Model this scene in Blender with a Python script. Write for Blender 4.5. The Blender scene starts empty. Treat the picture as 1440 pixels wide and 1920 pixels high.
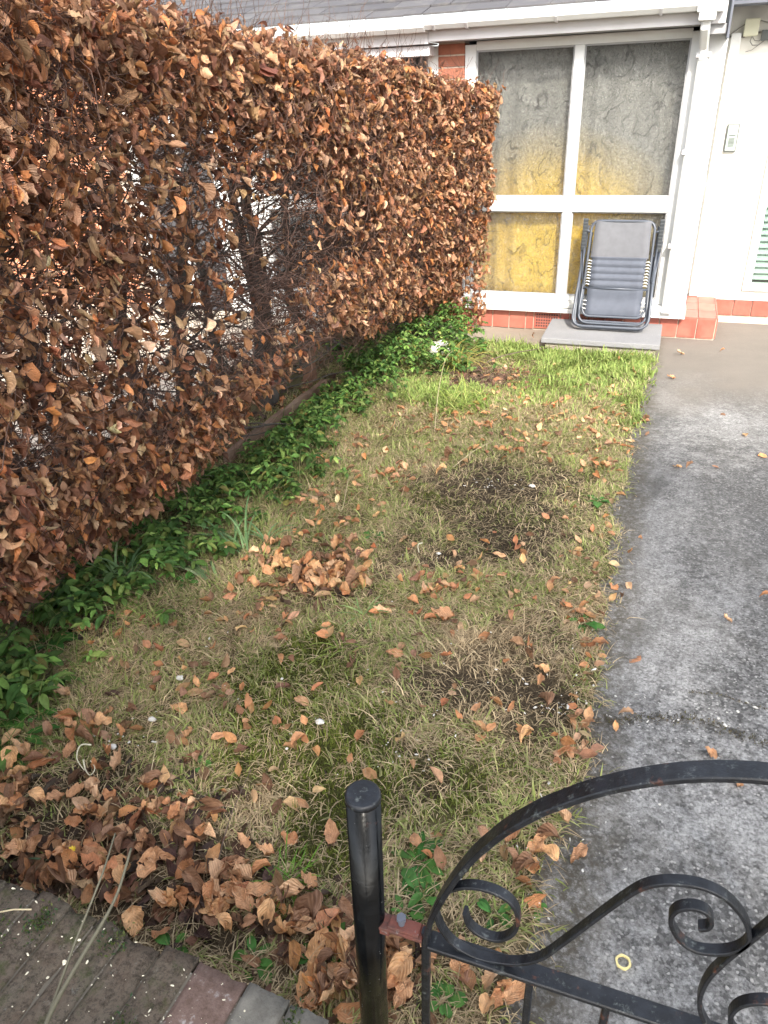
import bpy, bmesh, math, random
import numpy as np
from mathutils import Vector, Matrix, noise as mnoise

C = bpy.context.scene.collection
rng = np.random.default_rng(7)
random.seed(7)
R = math.radians

# ------------------------------------------------------------------ camera
F, CX, CY, EYE = 1387.0, 720.0, 960.0, 1.68          # photo calibration (1440 x 1920)
nz = np.array([107, -2440, 1387.0]); nz /= np.linalg.norm(nz)
Zc = -nz
Yc = np.array([575, 813, 1387.0]); Yc -= Zc * (Yc @ Zc); Yc /= np.linalg.norm(Yc)
Xc = np.cross(Yc, Zc)
if Xc[0] < 0: Xc = -Xc
MW = np.stack([Xc, Yc, Zc])                           # (right, up, forward) -> world
cam = bpy.data.cameras.new('camera'); camo = bpy.data.objects.new('camera', cam); C.objects.link(camo)
cam.sensor_fit = 'VERTICAL'; cam.sensor_height = 36.0; cam.sensor_width = 27.0
cam.lens = F / 1920 * 36.0; cam.clip_start = 0.02; cam.clip_end = 500
m = Matrix.Identity(4)
for i in range(3):
    m[i][0], m[i][1], m[i][2] = MW[i, 0], MW[i, 1], -MW[i, 2]
m[2][3] = EYE
camo.matrix_world = m
bpy.context.scene.camera = camo

def on_plane(u, v, axis, val):
    d = MW @ np.array([(u - CX) / F, -(v - CY) / F, 1.0]); o = np.array([0, 0, EYE])
    return o + d * ((val - o[axis]) / d[axis])
SL = -0.025
def on_ground(u, v):
    d = MW @ np.array([(u - CX) / F, -(v - CY) / F, 1.0])
    return np.array([0, 0, EYE]) + d * (-EYE / (d[2] - SL * d[1]))

# ------------------------------------------------------------------ light
SUN_DIR = Vector((0.40, -1.0, 0.88)).normalized()     # towards the sun
elev = math.asin(SUN_DIR.z); azim = math.atan2(SUN_DIR.x, SUN_DIR.y)
world = bpy.data.worlds.new('World'); bpy.context.scene.world = world; world.use_nodes = True
wn = world.node_tree; bg = wn.nodes['Background']
sky = wn.nodes.new('ShaderNodeTexSky'); sky.sky_type = 'NISHITA'; sky.sun_disc = False
sky.sun_elevation = elev; sky.sun_rotation = azim; sky.air_density = 1.0; sky.dust_density = 3.0; sky.ozone_density = 1.0
hz = wn.nodes.new('ShaderNodeHueSaturation'); hz.inputs['Saturation'].default_value = .42; hz.inputs['Value'].default_value = 1.0
wn.links.new(sky.outputs[0], hz.inputs['Color']); wn.links.new(hz.outputs[0], bg.inputs[0]); bg.inputs[1].default_value = 0.15
sun = bpy.data.lights.new('sun', 'SUN'); sun.energy = 2.0; sun.angle = R(2.2); sun.color = (1.0, 0.93, 0.82)
suno = bpy.data.objects.new('sun', sun); C.objects.link(suno)
suno.rotation_euler = SUN_DIR.to_track_quat('Z', 'Y').to_euler(); suno.location = (3, -8, 9)
vs = bpy.context.scene.view_settings
vs.view_transform = 'Standard'; vs.look = 'None'; vs.gamma = 1.0; vs.exposure = 1.86; vs.use_curve_mapping = False
cy = bpy.context.scene.cycles
cy.max_bounces = 8; cy.transparent_max_bounces = 8; cy.caustics_reflective = False; cy.caustics_refractive = False
try: cy.use_denoising = True
except Exception: pass

# ------------------------------------------------------------------ helpers
def tag(o, label=None, cat=None, group=None, kind=None):
    if label: o['label'] = label
    if cat: o['category'] = cat
    if group: o['group'] = group
    if kind: o['kind'] = kind
    return o
def empty(name, loc=(0, 0, 0), rz=0.0):
    o = bpy.data.objects.new(name, None); C.objects.link(o); o.location = loc; o.rotation_euler = (0, 0, rz)
    o.empty_display_size = 0.1
    return o
class MB:
    """collects verts and faces in world space; build() links one mesh object"""
    def __init__(s): s.v = []; s.f = []
    def box(s, x0, x1, y0, y1, z0, z1, bev=0.0):
        if bev > 0:
            b = min(bev, (x1-x0)*.45, (y1-y0)*.45, (z1-z0)*.45)
            bm = bmesh.new(); bmesh.ops.create_cube(bm, size=1)
            for q in bm.verts:
                q.co = Vector(((x0+x1)/2 + q.co.x*(x1-x0), (y0+y1)/2 + q.co.y*(y1-y0), (z0+z1)/2 + q.co.z*(z1-z0)))
            bmesh.ops.bevel(bm, geom=list(bm.edges), offset=b, segments=2, affect='EDGES', profile=0.6)
            n = len(s.v); bm.verts.index_update()
            s.v += [tuple(q.co) for q in bm.verts]
            s.f += [tuple(n + q.index for q in f.verts) for f in bm.faces]; bm.free(); return s
        n = len(s.v)
        s.v += [(x, y, z) for z in (z0, z1) for y in (y0, y1) for x in (x0, x1)]
        s.f += [tuple(n + i for i in q) for q in ((0,2,3,1),(4,5,7,6),(0,1,5,4),(2,6,7,3),(0,4,6,2),(1,3,7,5))]
        return s
    def tube(s, pts, r, sides=8, cap=True, closed=False):
        pts = [Vector(p) for p in pts]; k = len(pts)
        rr = r if hasattr(r, '__len__') else [r]*k
        up = None; n = len(s.v)
        for i, p in enumerate(pts):
            a = pts[i-1] if (i > 0 or closed) else p; b = pts[(i+1) % k] if (i < k-1 or closed) else p
            t = (b-a).normalized()
            if up is None: up = t.orthogonal().normalized()
            up = (up - t*up.dot(t)); up = up.normalized() if up.length > 1e-6 else t.orthogonal().normalized()
            w = t.cross(up)
            for j in range(sides):
                an = 2*math.pi*j/sides
                s.v.append(tuple(p + (up*math.cos(an) + w*math.sin(an))*rr[i]))
        for i in range(k if closed else k-1):
            for j in range(sides):
                i2 = (i+1) % k
                s.f.append((n+i*sides+j, n+i*sides+(j+1) % sides, n+i2*sides+(j+1) % sides, n+i2*sides+j))
        if cap and not closed:
            s.f.append(tuple(n+j for j in reversed(range(sides)))); s.f.append(tuple(n+(k-1)*sides+j for j in range(sides)))
        return s
    def bar(s, pts, thick, depth, y_axis=Vector((0, 1, 0)), close=False):
        """flat bar swept along pts in a plane normal to y_axis; thick in plane, depth along y_axis, eased corners"""
        pts = [Vector(p) for p in pts]; k = len(pts); n = len(s.v)
        c = min(thick, depth)*0.18
        prof = [(-thick/2, -depth/2+c), (-thick/2+c, -depth/2), (thick/2-c, -depth/2), (thick/2, -depth/2+c),
                (thick/2, depth/2-c), (thick/2-c, depth/2), (-thick/2+c, depth/2), (-thick/2, depth/2-c)]
        for i, p in enumerate(pts):
            t = (pts[min(i+1, k-1)] - pts[max(i-1, 0)]).normalized(); w = t.cross(y_axis).normalized()
            for a, b in prof: s.v.append(tuple(p + w*a + y_axis*b))
        for i in range(k-1):
            for j in range(8): s.f.append((n+i*8+j, n+i*8+(j+1) % 8, n+(i+1)*8+(j+1) % 8, n+(i+1)*8+j))
        s.f.append(tuple(n+j for j in reversed(range(8)))); s.f.append(tuple(n+(k-1)*8+j for j in range(8)))
        return s
    def prism(s, poly, x0, x1, ax=0):
        """extrude polygon (2D in the other two axes) along axis ax"""
        n = len(s.v); k = len(poly)
        for x in (x0, x1):
            for a, b in poly:
                s.v.append((x, a, b) if ax == 0 else ((a, x, b) if ax == 1 else (a, b, x)))
        for i in range(k): s.f.append((n+i, n+(i+1) % k, n+k+(i+1) % k, n+k+i))
        s.f.append(tuple(n+i for i in reversed(range(k)))); s.f.append(tuple(n+k+i for i in range(k)))
        return s
    def build(s, name, mat, parent=None, smooth=False, local=True):
        me = bpy.data.meshes.new(name); me.from_pydata(s.v, [], s.f); me.update()
        bm = bmesh.new(); bm.from_mesh(me); bmesh.ops.recalc_face_normals(bm, faces=bm.faces); bm.to_mesh(me); bm.free()
        return link(name, me, mat, parent, smooth)
def world_loc(o):
    p = Vector((0, 0, 0)); q = o
    mt = Matrix.Identity(4)
    while q is not None:
        mt = Matrix.LocRotScale(q.location, q.rotation_euler, q.scale) @ mt; q = q.parent
    return mt
def link(name, me, mat, parent=None, smooth=False):
    if mat is not None: me.materials.append(mat)
    if smooth:
        me.polygons.foreach_set('use_smooth', [True]*len(me.polygons))
    o = bpy.data.objects.new(name, me); C.objects.link(o)
    if parent is not None:
        o.parent = parent
        inv = world_loc(parent).inverted()
        me.transform(inv)
    return o
def np_mesh(name, V, FQ, mat, parent=None, smooth=False, col=None, uv=None):
    """V (n,3); FQ (m,k) faces of equal size; col (n,3) per vertex; uv (n,2) per vertex"""
    me = bpy.data.meshes.new(name); n = len(V); mm, k = FQ.shape
    me.vertices.add(n); me.vertices.foreach_set('co', np.ascontiguousarray(V, dtype=np.float32).ravel())
    me.loops.add(mm*k); me.loops.foreach_set('vertex_index', FQ.astype(np.int32).ravel())
    me.polygons.add(mm)
    me.polygons.foreach_set('loop_start', np.arange(0, mm*k, k, dtype=np.int32))
    me.polygons.foreach_set('loop_total', np.full(mm, k, dtype=np.int32))
    me.update(calc_edges=True)
    if col is not None:
        a = me.color_attributes.new('col', 'FLOAT_COLOR', 'POINT')
        c4 = np.ones((n, 4), np.float32); c4[:, :3] = col; a.data.foreach_set('color', c4.ravel())
    if uv is not None:
        l = me.uv_layers.new(name='uv'); l.data.foreach_set('uv', uv[FQ.ravel()].astype(np.float32).ravel())
    return link(name, me, mat, parent, smooth)

def _hash(i, j, s):
    h = (i*374761393 + j*668265263 + s*1442695041) & 0xffffffff
    h = ((h ^ (h >> 13))*1274126177) & 0xffffffff
    return ((h ^ (h >> 16)) & 0xffff)/65535.0
def vnoise(x, y, s=0):
    x = np.asarray(x, float); y = np.asarray(y, float)
    i = np.floor(x).astype(np.int64); j = np.floor(y).astype(np.int64); fx = x-i; fy = y-j
    fx = fx*fx*(3-2*fx); fy = fy*fy*(3-2*fy)
    return (_hash(i, j, s)*(1-fx)+_hash(i+1, j, s)*fx)*(1-fy)+(_hash(i, j+1, s)*(1-fx)+_hash(i+1, j+1, s)*fx)*fy
def fbm(x, y, s=0, o=4):
    t = 0; a = .5; w = 0
    for k in range(o):
        t = t+a*vnoise(x*2**k, y*2**k, s+k*17); w += a; a *= .55
    return t/w

# ------------------------------------------------------------------ materials
class N:
    def __init__(s, name):
        s.m = bpy.data.materials.new(name); s.m.use_nodes = True; s.t = s.m.node_tree
        s.b = s.t.nodes['Principled BSDF']; s.out = s.t.nodes['Material Output']
        s._co = None
    def new(s, ty, **kw):
        n = s.t.nodes.new(ty)
        for k, v in kw.items(): setattr(n, k, v)
        return n
    def ln(s, a, b): s.t.links.new(a, b)
    def co(s, kind='Object'):
        if s._co is None: s._co = s.new('ShaderNodeTexCoord')
        return s._co.outputs[kind]
    def geo(s):
        return s.new('ShaderNodeNewGeometry').outputs['Position']
    def noise(s, scale, detail=4, rough=.55, vec=None, dist=0.0, out='Fac'):
        n = s.new('ShaderNodeTexNoise'); n.inputs['Scale'].default_value = scale; n.inputs['Detail'].default_value = detail
        n.inputs['Roughness'].default_value = rough; n.inputs['Distortion'].default_value = dist
        s.ln(vec if vec is not None else s.geo(), n.inputs['Vector']); return n.outputs[out]
    def vor(s, scale, vec=None, feature='F1', out='Distance', rnd=1.0):
        n = s.new('ShaderNodeTexVoronoi'); n.feature = feature; n.inputs['Scale'].default_value = scale
        n.inputs['Randomness'].default_value = rnd
        s.ln(vec if vec is not None else s.geo(), n.inputs['Vector']); return n.outputs[out]
    def ramp(s, fac, stops):
        n = s.new('ShaderNodeValToRGB'); e = n.color_ramp.elements
        while len(e) < len(stops): e.new(0.5)
        for q, (p, c) in zip(e, stops):
            q.position = p; q.color = (c, c, c, 1) if not hasattr(c, '__len__') else (*c, 1)
        s.ln(fac, n.inputs[0]); return n.outputs[0]
    def mix(s, fac, a, b, mode='MIX'):
        n = s.new('ShaderNodeMix', data_type='RGBA', blend_type=mode)
        for k, v in ((0, fac), (6, a), (7, b)):
            if hasattr(v, 'links'): s.ln(v, n.inputs[k])
            elif k == 0: n.inputs[0].default_value = v
            else: n.inputs[k].default_value = (*v, 1)
        return n.outputs[2]
    def math(s, op, a, b=0.0, c=None):
        n = s.new('ShaderNodeMath', operation=op)
        for i, v in enumerate((a, b) if c is None else (a, b, c)):
            if hasattr(v, 'links'): s.ln(v, n.inputs[i])
            else: n.inputs[i].default_value = v
        return n.outputs[0]
    def mapping(s, vec, scale=(1, 1, 1), rot=(0, 0, 0)):
        n = s.new('ShaderNodeMapping'); n.inputs['Scale'].default_value = scale; n.inputs['Rotation'].default_value = rot
        s.ln(vec, n.inputs[0]); return n.outputs[0]
    def bump(s, h, strength=.3, dist=.01, prev=None):
        n = s.new('ShaderNodeBump'); n.inputs['Strength'].default_value = strength; n.inputs['Distance'].default_value = dist
        s.ln(h, n.inputs['Height'])
        if prev is not None: s.ln(prev, n.inputs['Normal'])
        return n.outputs[0]
    def fin(s, col=None, rough=.6, normal=None, spec=None, metal=None, **kw):
        b = s.b
        if col is not None:
            if hasattr(col, 'links'): s.ln(col, b.inputs['Base Color'])
            else: b.inputs['Base Color'].default_value = (*col, 1)
        if hasattr(rough, 'links'): s.ln(rough, b.inputs['Roughness'])
        else: b.inputs['Roughness'].default_value = rough
        if normal is not None: s.ln(normal, b.inputs['Normal'])
        if spec is not None: b.inputs['Specular IOR Level'].default_value = spec
        if metal is not None: b.inputs['Metallic'].default_value = metal
        return s.m
M = {}
def simple(key, col, rough=.6, var=.12, scale=8, bump=.0, dirt=None, spec=None):
    n = N(key)
    f = n.noise(scale, 5)
    c = n.mix(n.ramp(f, [(.3, 0), (.7, 1)]), [q*(1-var) for q in col], [min(1, q*(1+var)) for q in col])
    if dirt is not None:
        g = n.noise(3.1, 8, .7); c = n.mix(n.math('MULTIPLY', n.ramp(g, [(.48, 0), (.72, 1)]), dirt[3]), c, dirt[:3])
    nm = n.bump(n.noise(scale*12, 4), bump, .004) if bump else None
    M[key] = n.fin(c, rough, nm, spec); return M[key]
simple('upvc', (.72, .73, .72), .35, .03, 3, .0, (.55, .53, .47, .35))
simple('white_render', (.64, .625, .575), .8, .04, 5, .35, (.62, .58, .48, .25))
simple('fascia', (.62, .61, .62), .4, .04, 2, .0, (.5, .47, .42, .3))
simple('soffit', (.36, .36, .37), .6, .05, 2)
simple('rubber_seal', (.03, .035, .05), .5)
simple('box_cream', (.68, .67, .50), .5, .05)
simple('intercom_case', (.09, .10, .095), .35, .05)
simple('intercom_plate', (.33, .38, .35), .3, .05)
simple('cable', (.22, .21, .19), .6, .08)
simple('black_fabric', (.075, .085, .11), .75, .1, 20, .2)
simple('chair_pad', (.115, .118, .13), .8, .08, 20, .2)
simple('chair_metal', (.065, .075, .095), .35, .1, 10)
simple('chair_plastic', (.035, .04, .045), .4, .1, 10)
simple('white_cord', (.75, .75, .73), .6)
simple('terracotta', (.42, .15, .08), .8, .12, 10, .2, (.5, .35, .28, .4))
simple('root_white', (.62, .58, .42), .6, .15, 60)
simple('chip', (.72, .66, .50), .8, .2, 60)
simple('pale_pebble', (.62, .60, .55), .7, .15, 60)
simple('ring', (.78, .66, .30), .45, .1, 40)
simple('stem_green', (.075, .07, .045), .6, .25, 30, .3)
simple('stem_straw', (.50, .42, .26), .7, .2, 40)
simple('twig_dry', (.10, .07, .055), .85, .3, 50, .3)
simple('sawn_wood', (.18, .095, .06), .85, .25, 6, .5, (.26, .19, .14, .6))
simple('old_board', (.20, .13, .09), .85, .25, 6, .5, (.30, .25, .19, .7))
simple('interior_wall', (.16, .16, .165), .9, .1)
simple('interior_floor', (.22, .19, .15), .8, .1)
simple('dark_gap', (.02, .02, .025), .7)
simple('lead', (.12, .13, .16), .6, .1)
simple('bin_grey', (.05, .05, .055), .5, .1)

# red tiles of the plinth
def tile_mat():
    n = N('red_tile'); rnd = n.new('ShaderNodeNewGeometry').outputs['Random Per Island']
    c = n.mix(rnd, (.30, .078, .055), (.37, .11, .078))
    c = n.mix(n.ramp(n.noise(9, 6), [(.4, 0), (.75, .7)]), c, (.42, .18, .13))
    M['red_tile'] = n.fin(c, .45, n.bump(n.noise(60), .12, .003))
tile_mat()
simple('grout', (.55, .47, .38), .9, .1, 40, .3)
simple('pier_brick', (.34, .125, .075), .85, .15, 18, .4)
simple('nbr_brick', (.48, .19, .10), .85, .2, 18, .4)
# concrete
def conc(key, c1, c2, spec=.35):
    n = N(key); c = n.mix(n.ramp(n.noise(2.2, 8, .6), [(.3, 0), (.7, 1)]), c1, c2)
    sp = n.vor(170); c = n.mix(n.ramp(sp, [(.05, .5), (.3, 0)]), c, (.55, .52, .47))
    sp2 = n.noise(140, 3, .7); c = n.mix(n.ramp(sp2, [(.55, 0), (.8, .5)]), c, (.10, .095, .085))
    M[key] = n.fin(c, .9, n.bump(n.noise(200, 4, .6), .4, .004), spec)
conc('slab_concrete', (.19, .19, .20), (.26, .26, .265))
conc('base_concrete', (.25, .22, .17), (.33, .29, .23))
conc('path_concrete', (.22, .185, .145), (.31, .265, .21))
conc('nbr_paving', (.52, .45, .36), (.62, .54, .44))
# tarmac of the drive: grey binder, pale exposed aggregate, white bloom patches, dark moss
def tarmac():
    n = N('tarmac'); P = n.geo(); Pf = n.mapping(P, (1, .55, 1))
    base = n.mix(n.ramp(n.noise(1.7, 7, .65, P), [(.32, 0), (.66, 1)]), (.105, .102, .098), (.235, .23, .222))
    v = n.new('ShaderNodeTexVoronoi'); v.feature = 'F1'; v.inputs['Scale'].default_value = 120; n.ln(P, v.inputs['Vector'])
    sep = n.new('ShaderNodeSeparateColor'); n.ln(v.outputs['Color'], sep.inputs[0])
    stone = n.mix(n.ramp(sep.outputs[0], [(.2, 0), (.95, 1)]), (.035, .035, .033), (.46, .45, .43))
    base = n.mix(.5, base, stone)
    base = n.mix(n.ramp(n.noise(48, 7, .8, P), [(.40, .6), (.56, 0)]), base, (.045, .043, .04))
    pale = n.math('MULTIPLY', n.ramp(sep.outputs[1], [(.86, 0), (.93, 1)]), n.ramp(v.outputs['Distance'], [(.35, 1), (.6, 0)]))
    base = n.mix(n.math('MULTIPLY', pale, .8), base, (.55, .53, .50))
    # large distance: smoothed white bloom
    fine = n.noise(26, 9, .82, P)
    bl = n.math('MULTIPLY_ADD', n.noise(1.1, 6, .65, Pf, .6), .62, n.math('MULTIPLY', fine, .38)); bloom = n.ramp(bl, [(.465, 0), (.515, .6), (.59, 1)])
    blf = n.math('MULTIPLY', bloom, n.ramp(n.noise(95, 5, .85, P), [(.38, .1), (.6, 1)]))
    base = n.mix(blf, base, (.64, .63, .61))
    mo = n.ramp(n.math('MULTIPLY_ADD', n.noise(1.5, 7, .7, n.mapping(P, (1.6, .6, 1), (0, 0, .3)), .9), .65, n.math('MULTIPLY', n.noise(19, 8, .8, P), .35)), [(.50, 0), (.60, 1)])
    base = n.mix(n.math('MULTIPLY', mo, .6), base, (.075, .070, .058))
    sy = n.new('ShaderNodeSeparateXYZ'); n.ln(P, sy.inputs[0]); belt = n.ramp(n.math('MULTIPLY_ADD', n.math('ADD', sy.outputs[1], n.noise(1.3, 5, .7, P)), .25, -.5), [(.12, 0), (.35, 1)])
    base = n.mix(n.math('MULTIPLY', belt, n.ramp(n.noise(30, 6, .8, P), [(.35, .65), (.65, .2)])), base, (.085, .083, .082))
    # cleaner, browner concrete look close to the house (older surface)
    sx = n.new('ShaderNodeSeparateXYZ'); n.ln(P, sx.inputs[0])
    wob = n.math('ADD', sx.outputs[1], n.math('MULTIPLY', n.noise(1.6, 6, .6, P), 1.6))
    far = n.ramp(n.math('MULTIPLY_ADD', wob, .5, -2.4), [(.25, 0), (.75, 1)])
    old = n.mix(n.noise(3, 8, .7, P), (.16, .14, .12), (.25, .22, .185))
    old = n.mix(n.ramp(n.noise(170, 3, .6, P), [(.5, 0), (.75, .5)]), old, (.12, .11, .10))
    base = n.mix(far, base, old)
    # soil-stained margin along the lawn
    edge = n.math('ADD', sx.outputs[0], n.math('MULTIPLY', n.noise(6, 6, .7, P), -.22))
    e = n.ramp(n.math('MULTIPLY_ADD', edge, 4.0, .75), [(.35, 1), (.75, 0)])
    base = n.mix(n.math('MULTIPLY', e, n.ramp(n.noise(38, 8, .8, P), [(.40, .25), (.56, .95)])), base, (.085, .072, .05))
    h = n.math('ADD', n.math('MULTIPLY', n.noise(150, 8, .8, P), 1.2), n.noise(25, 4, .6, P))
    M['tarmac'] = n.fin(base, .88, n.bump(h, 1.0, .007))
tarmac()
def soil():
    n = N('lawn_soil'); a = n.new('ShaderNodeVertexColor'); a.layer_name = 'col'
    f = n.noise(90, 8, .75); c = n.mix(n.ramp(f, [(.3, 0), (.7, 1)]), (.35, .35, .35), (1.5, 1.5, 1.5))
    c2 = n.mix(1.0, a.outputs[0], c, 'MULTIPLY')
    M['lawn_soil'] = n.fin(c2, 1.0, n.bump(n.noise(110, 6, .75), 1.0, .012), .1)
soil()
simple('earth', (.09, .07, .05), 1.0, .3, 5, .5)
# attribute coloured foliage
def leafmat(key, translucent=.3, rough=.55, vein=True, objrand=False, spec=.3):
    n = N(key); a = n.new('ShaderNodeVertexColor'); a.layer_name = 'col'; col = a.outputs[0]
    f = n.noise(55, 4, .6); col = n.mix(1.0, col, n.mix(n.ramp(f, [(.3, 0), (.7, 1)]), (.72, .70, .68), (1.22, 1.22, 1.2)), 'MULTIPLY')
    if objrand:
        oi = n.new('ShaderNodeObjectInfo')
        col = n.mix(1.0, col, n.ramp(oi.outputs['Random'], [(0, (.82, .80, .80)), (.5, (1.0, 1.0, 1.0)), (1, (1.2, 1.22, 1.22))]), 'MULTIPLY')
    nm = None
    if vein:
        uv = n.new('ShaderNodeUVMap'); uv.uv_map = 'uv'; s = n.new('ShaderNodeSeparateXYZ'); n.ln(uv.outputs[0], s.inputs[0])
        ax = n.math('ABSOLUTE', s.outputs[0])
        ph = n.math('SUBTRACT', n.math('MULTIPLY', s.outputs[1], 50.0), n.math('MULTIPLY', ax, 19.0))
        w = n.math('SINE', ph); mid = n.ramp(ax, [(.0, 1), (.07, 0)])
        h = n.math('ADD', n.math('MULTIPLY', w, .5), mid)
        nm = n.bump(h, .5, .003)
        col = n.mix(n.math('MULTIPLY', n.ramp(w, [(.55, 0), (1.0, .12)]), 1.0), col, (.07, .03, .015))
        col = n.mix(n.math('MULTIPLY', mid, .22), col, (.55, .36, .2))
    n.fin(col, rough, nm, spec)
    if translucent:
        tr = n.new('ShaderNodeBsdfTranslucent'); n.ln(col, tr.inputs[0]); mx = n.new('ShaderNodeMixShader'); mx.inputs[0].default_value = translucent
        n.ln(n.b.outputs[0], mx.inputs[1]); n.ln(tr.outputs[0], mx.inputs[2]); n.ln(mx.outputs[0], n.out.inputs[0])
    M[key] = n.m
leafmat('beech_leaf', .33, .5)
leafmat('fallen_leaf', .08, .5, True, True)
leafmat('green_leaf', .35, .6, False, spec=.2)
leafmat('grass_blade', .3, .6, False, spec=.2)
def bark():
    n = N('bark'); P = n.mapping(n.geo(), (1, 1, .35))
    c = n.mix(n.ramp(n.noise(22, 6, .65, P), [(.3, 0), (.7, 1)]), (.035, .03, .026), (.10, .092, .08))
    c = n.mix(n.ramp(n.noise(5, 5, .6), [(.55, 0), (.75, .6)]), c, (.075, .09, .05))
    M['bark'] = n.fin(c, .9, n.bump(n.noise(60, 5, .6, P), .5, .006))
    n = N('twig'); r = n.new('ShaderNodeNewGeometry').outputs['Random Per Island']
    M['twig'] = n.fin(n.mix(r, (.04, .022, .017), (.16, .09, .065)), .8)
bark()
# painted, chipped and lichen-spotted ironwork
def iron():
    n = N('black_iron'); P = n.geo()
    c = n.mix(n.ramp(n.noise(40, 6, .7, P), [(.4, 0), (.7, 1)]), (.005, .006, .008), (.018, .021, .027))
    li = n.ramp(n.noise(70, 8, .75, P), [(.57, 0), (.68, .6)]); c = n.mix(li, c, (.17, .19, .18))
    ru = n.ramp(n.noise(16, 7, .7, P), [(.60, 0), (.67, .85)]); c = n.mix(ru, c, (.12, .045, .025))
    M['black_iron'] = n.fin(c, n.ramp(n.noise(30, 6, .7, P), [(.35, .28), (.7, .6)]), n.bump(n.noise(90, 6, .7, P), .35, .003), .5)
    n = N('post_paint'); P = n.geo()
    c = n.mix(n.ramp(n.noise(30, 6, .7, P), [(.45, 0), (.75, 1)]), (.0035, .004, .0045), (.009, .010, .011))
    ch = n.ramp(n.vor(60, P), [(.03, .8), (.08, 0)]); c = n.mix(n.math('MULTIPLY', ch, n.ramp(n.noise(9, 2, .5, P), [(.55, 0), (.6, 1)])), c, (.35, .35, .33))
    ru = n.ramp(n.noise(11, 6, .65, P), [(.64, 0), (.72, .5)]); c = n.mix(ru, c, (.10, .035, .02))
    M['post_paint'] = n.fin(c, n.ramp(n.noise(24, 5, .7, P), [(.35, .12), (.7, .3)]), n.bump(n.noise(70, 5, .6, P), .2, .002), .28)
    n = N('rust_red'); c = n.mix(n.ramp(n.noise(35, 6, .7), [(.4, 0), (.65, 1)]), (.20, .06, .042), (.10, .05, .04))
    c = n.mix(n.ramp(n.noise(80, 4), [(.62, 0), (.7, .7)]), c, (.25, .23, .22)); M['rust_red'] = n.fin(c, .75, n.bump(n.noise(120, 5), .5, .003))
iron()
def wallbrick():
    n = N('coping_brick'); P = n.geo(); r = n.new('ShaderNodeNewGeometry').outputs['Random Per Island']
    c = n.mix(r, (.125, .090, .064), (.175, .122, .090))
    st = n.noise(14, 7, .7, n.mapping(P, (1.6, .8, 1))); c = n.mix(n.ramp(st, [(.35, 0), (.75, .9)]), c, (.19, .17, .13))
    c = n.mix(n.ramp(n.noise(26, 8, .75, P), [(.60, 0), (.72, .85)]), c, (.035, .03, .025))
    c = n.mix(n.math('MULTIPLY', n.ramp(n.noise(55, 9, .85, P), [(.42, 0), (.58, 1)]), .6), c, (.22, .18, .14)); c = n.mix(n.ramp(n.noise(75, 9, .85, P), [(.40, .8), (.52, 0)]), c, (.04, .034, .026))
    li = n.ramp(n.noise(38, 8, .75, P), [(.60, 0), (.70, .8)]); c = n.mix(li, c, (.30, .30, .26))
    mo = n.ramp(n.noise(11, 8, .75, P), [(.54, 0), (.66, .75)]); c = n.mix(mo, c, (.06, .085, .02))
    M['coping_brick'] = n.fin(c, .95, n.bump(n.noise(95, 9, .8, P), 1.0, .010), .2)
    n = N('coping_pink'); c = n.mix(n.ramp(n.noise(60, 7, .75), [(.35, 0), (.65, 1)]), (.13, .085, .066), (.21, .145, .122))
    c = n.mix(n.ramp(n.noise(30, 8, .7), [(.60, 0), (.70, .8)]), c, (.42, .40, .38)); M['coping_pink'] = n.fin(c, .95, n.bump(n.noise(150, 6, .7), .7, .005), .2)
    n = N('coping_grey'); c = n.mix(n.ramp(n.noise(40, 8, .7), [(.35, 0), (.7, 1)]), (.14, .13, .11), (.24, .225, .19))
    c = n.mix(n.ramp(n.noise(8, 6, .7), [(.58, 0), (.70, .5)]), c, (.10, .12, .05)); M['coping_grey'] = n.fin(c, .95, n.bump(n.noise(150, 6, .7), .6, .005), .2)
    conc('mortar', (.10, .085, .065), (.15, .13, .10))
wallbrick()
# roof slates
def roofm(key, a, b):
    n = N(key); P = n.geo(); r = n.new('ShaderNodeNewGeometry').outputs['Random Per Island']
    c = n.mix(r, a, b); c = n.mix(n.ramp(n.noise(9, 7, .7, P), [(.5, 0), (.75, .6)]), c, (.15, .14, .125))
    M[key] = n.fin(c, .8, n.bump(n.noise(60, 5), .3, .004))
roofm('slate', (.055, .053, .058), (.085, .082, .085)); roofm('dark_tile', (.10, .08, .07), (.15, .12, .10))
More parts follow.
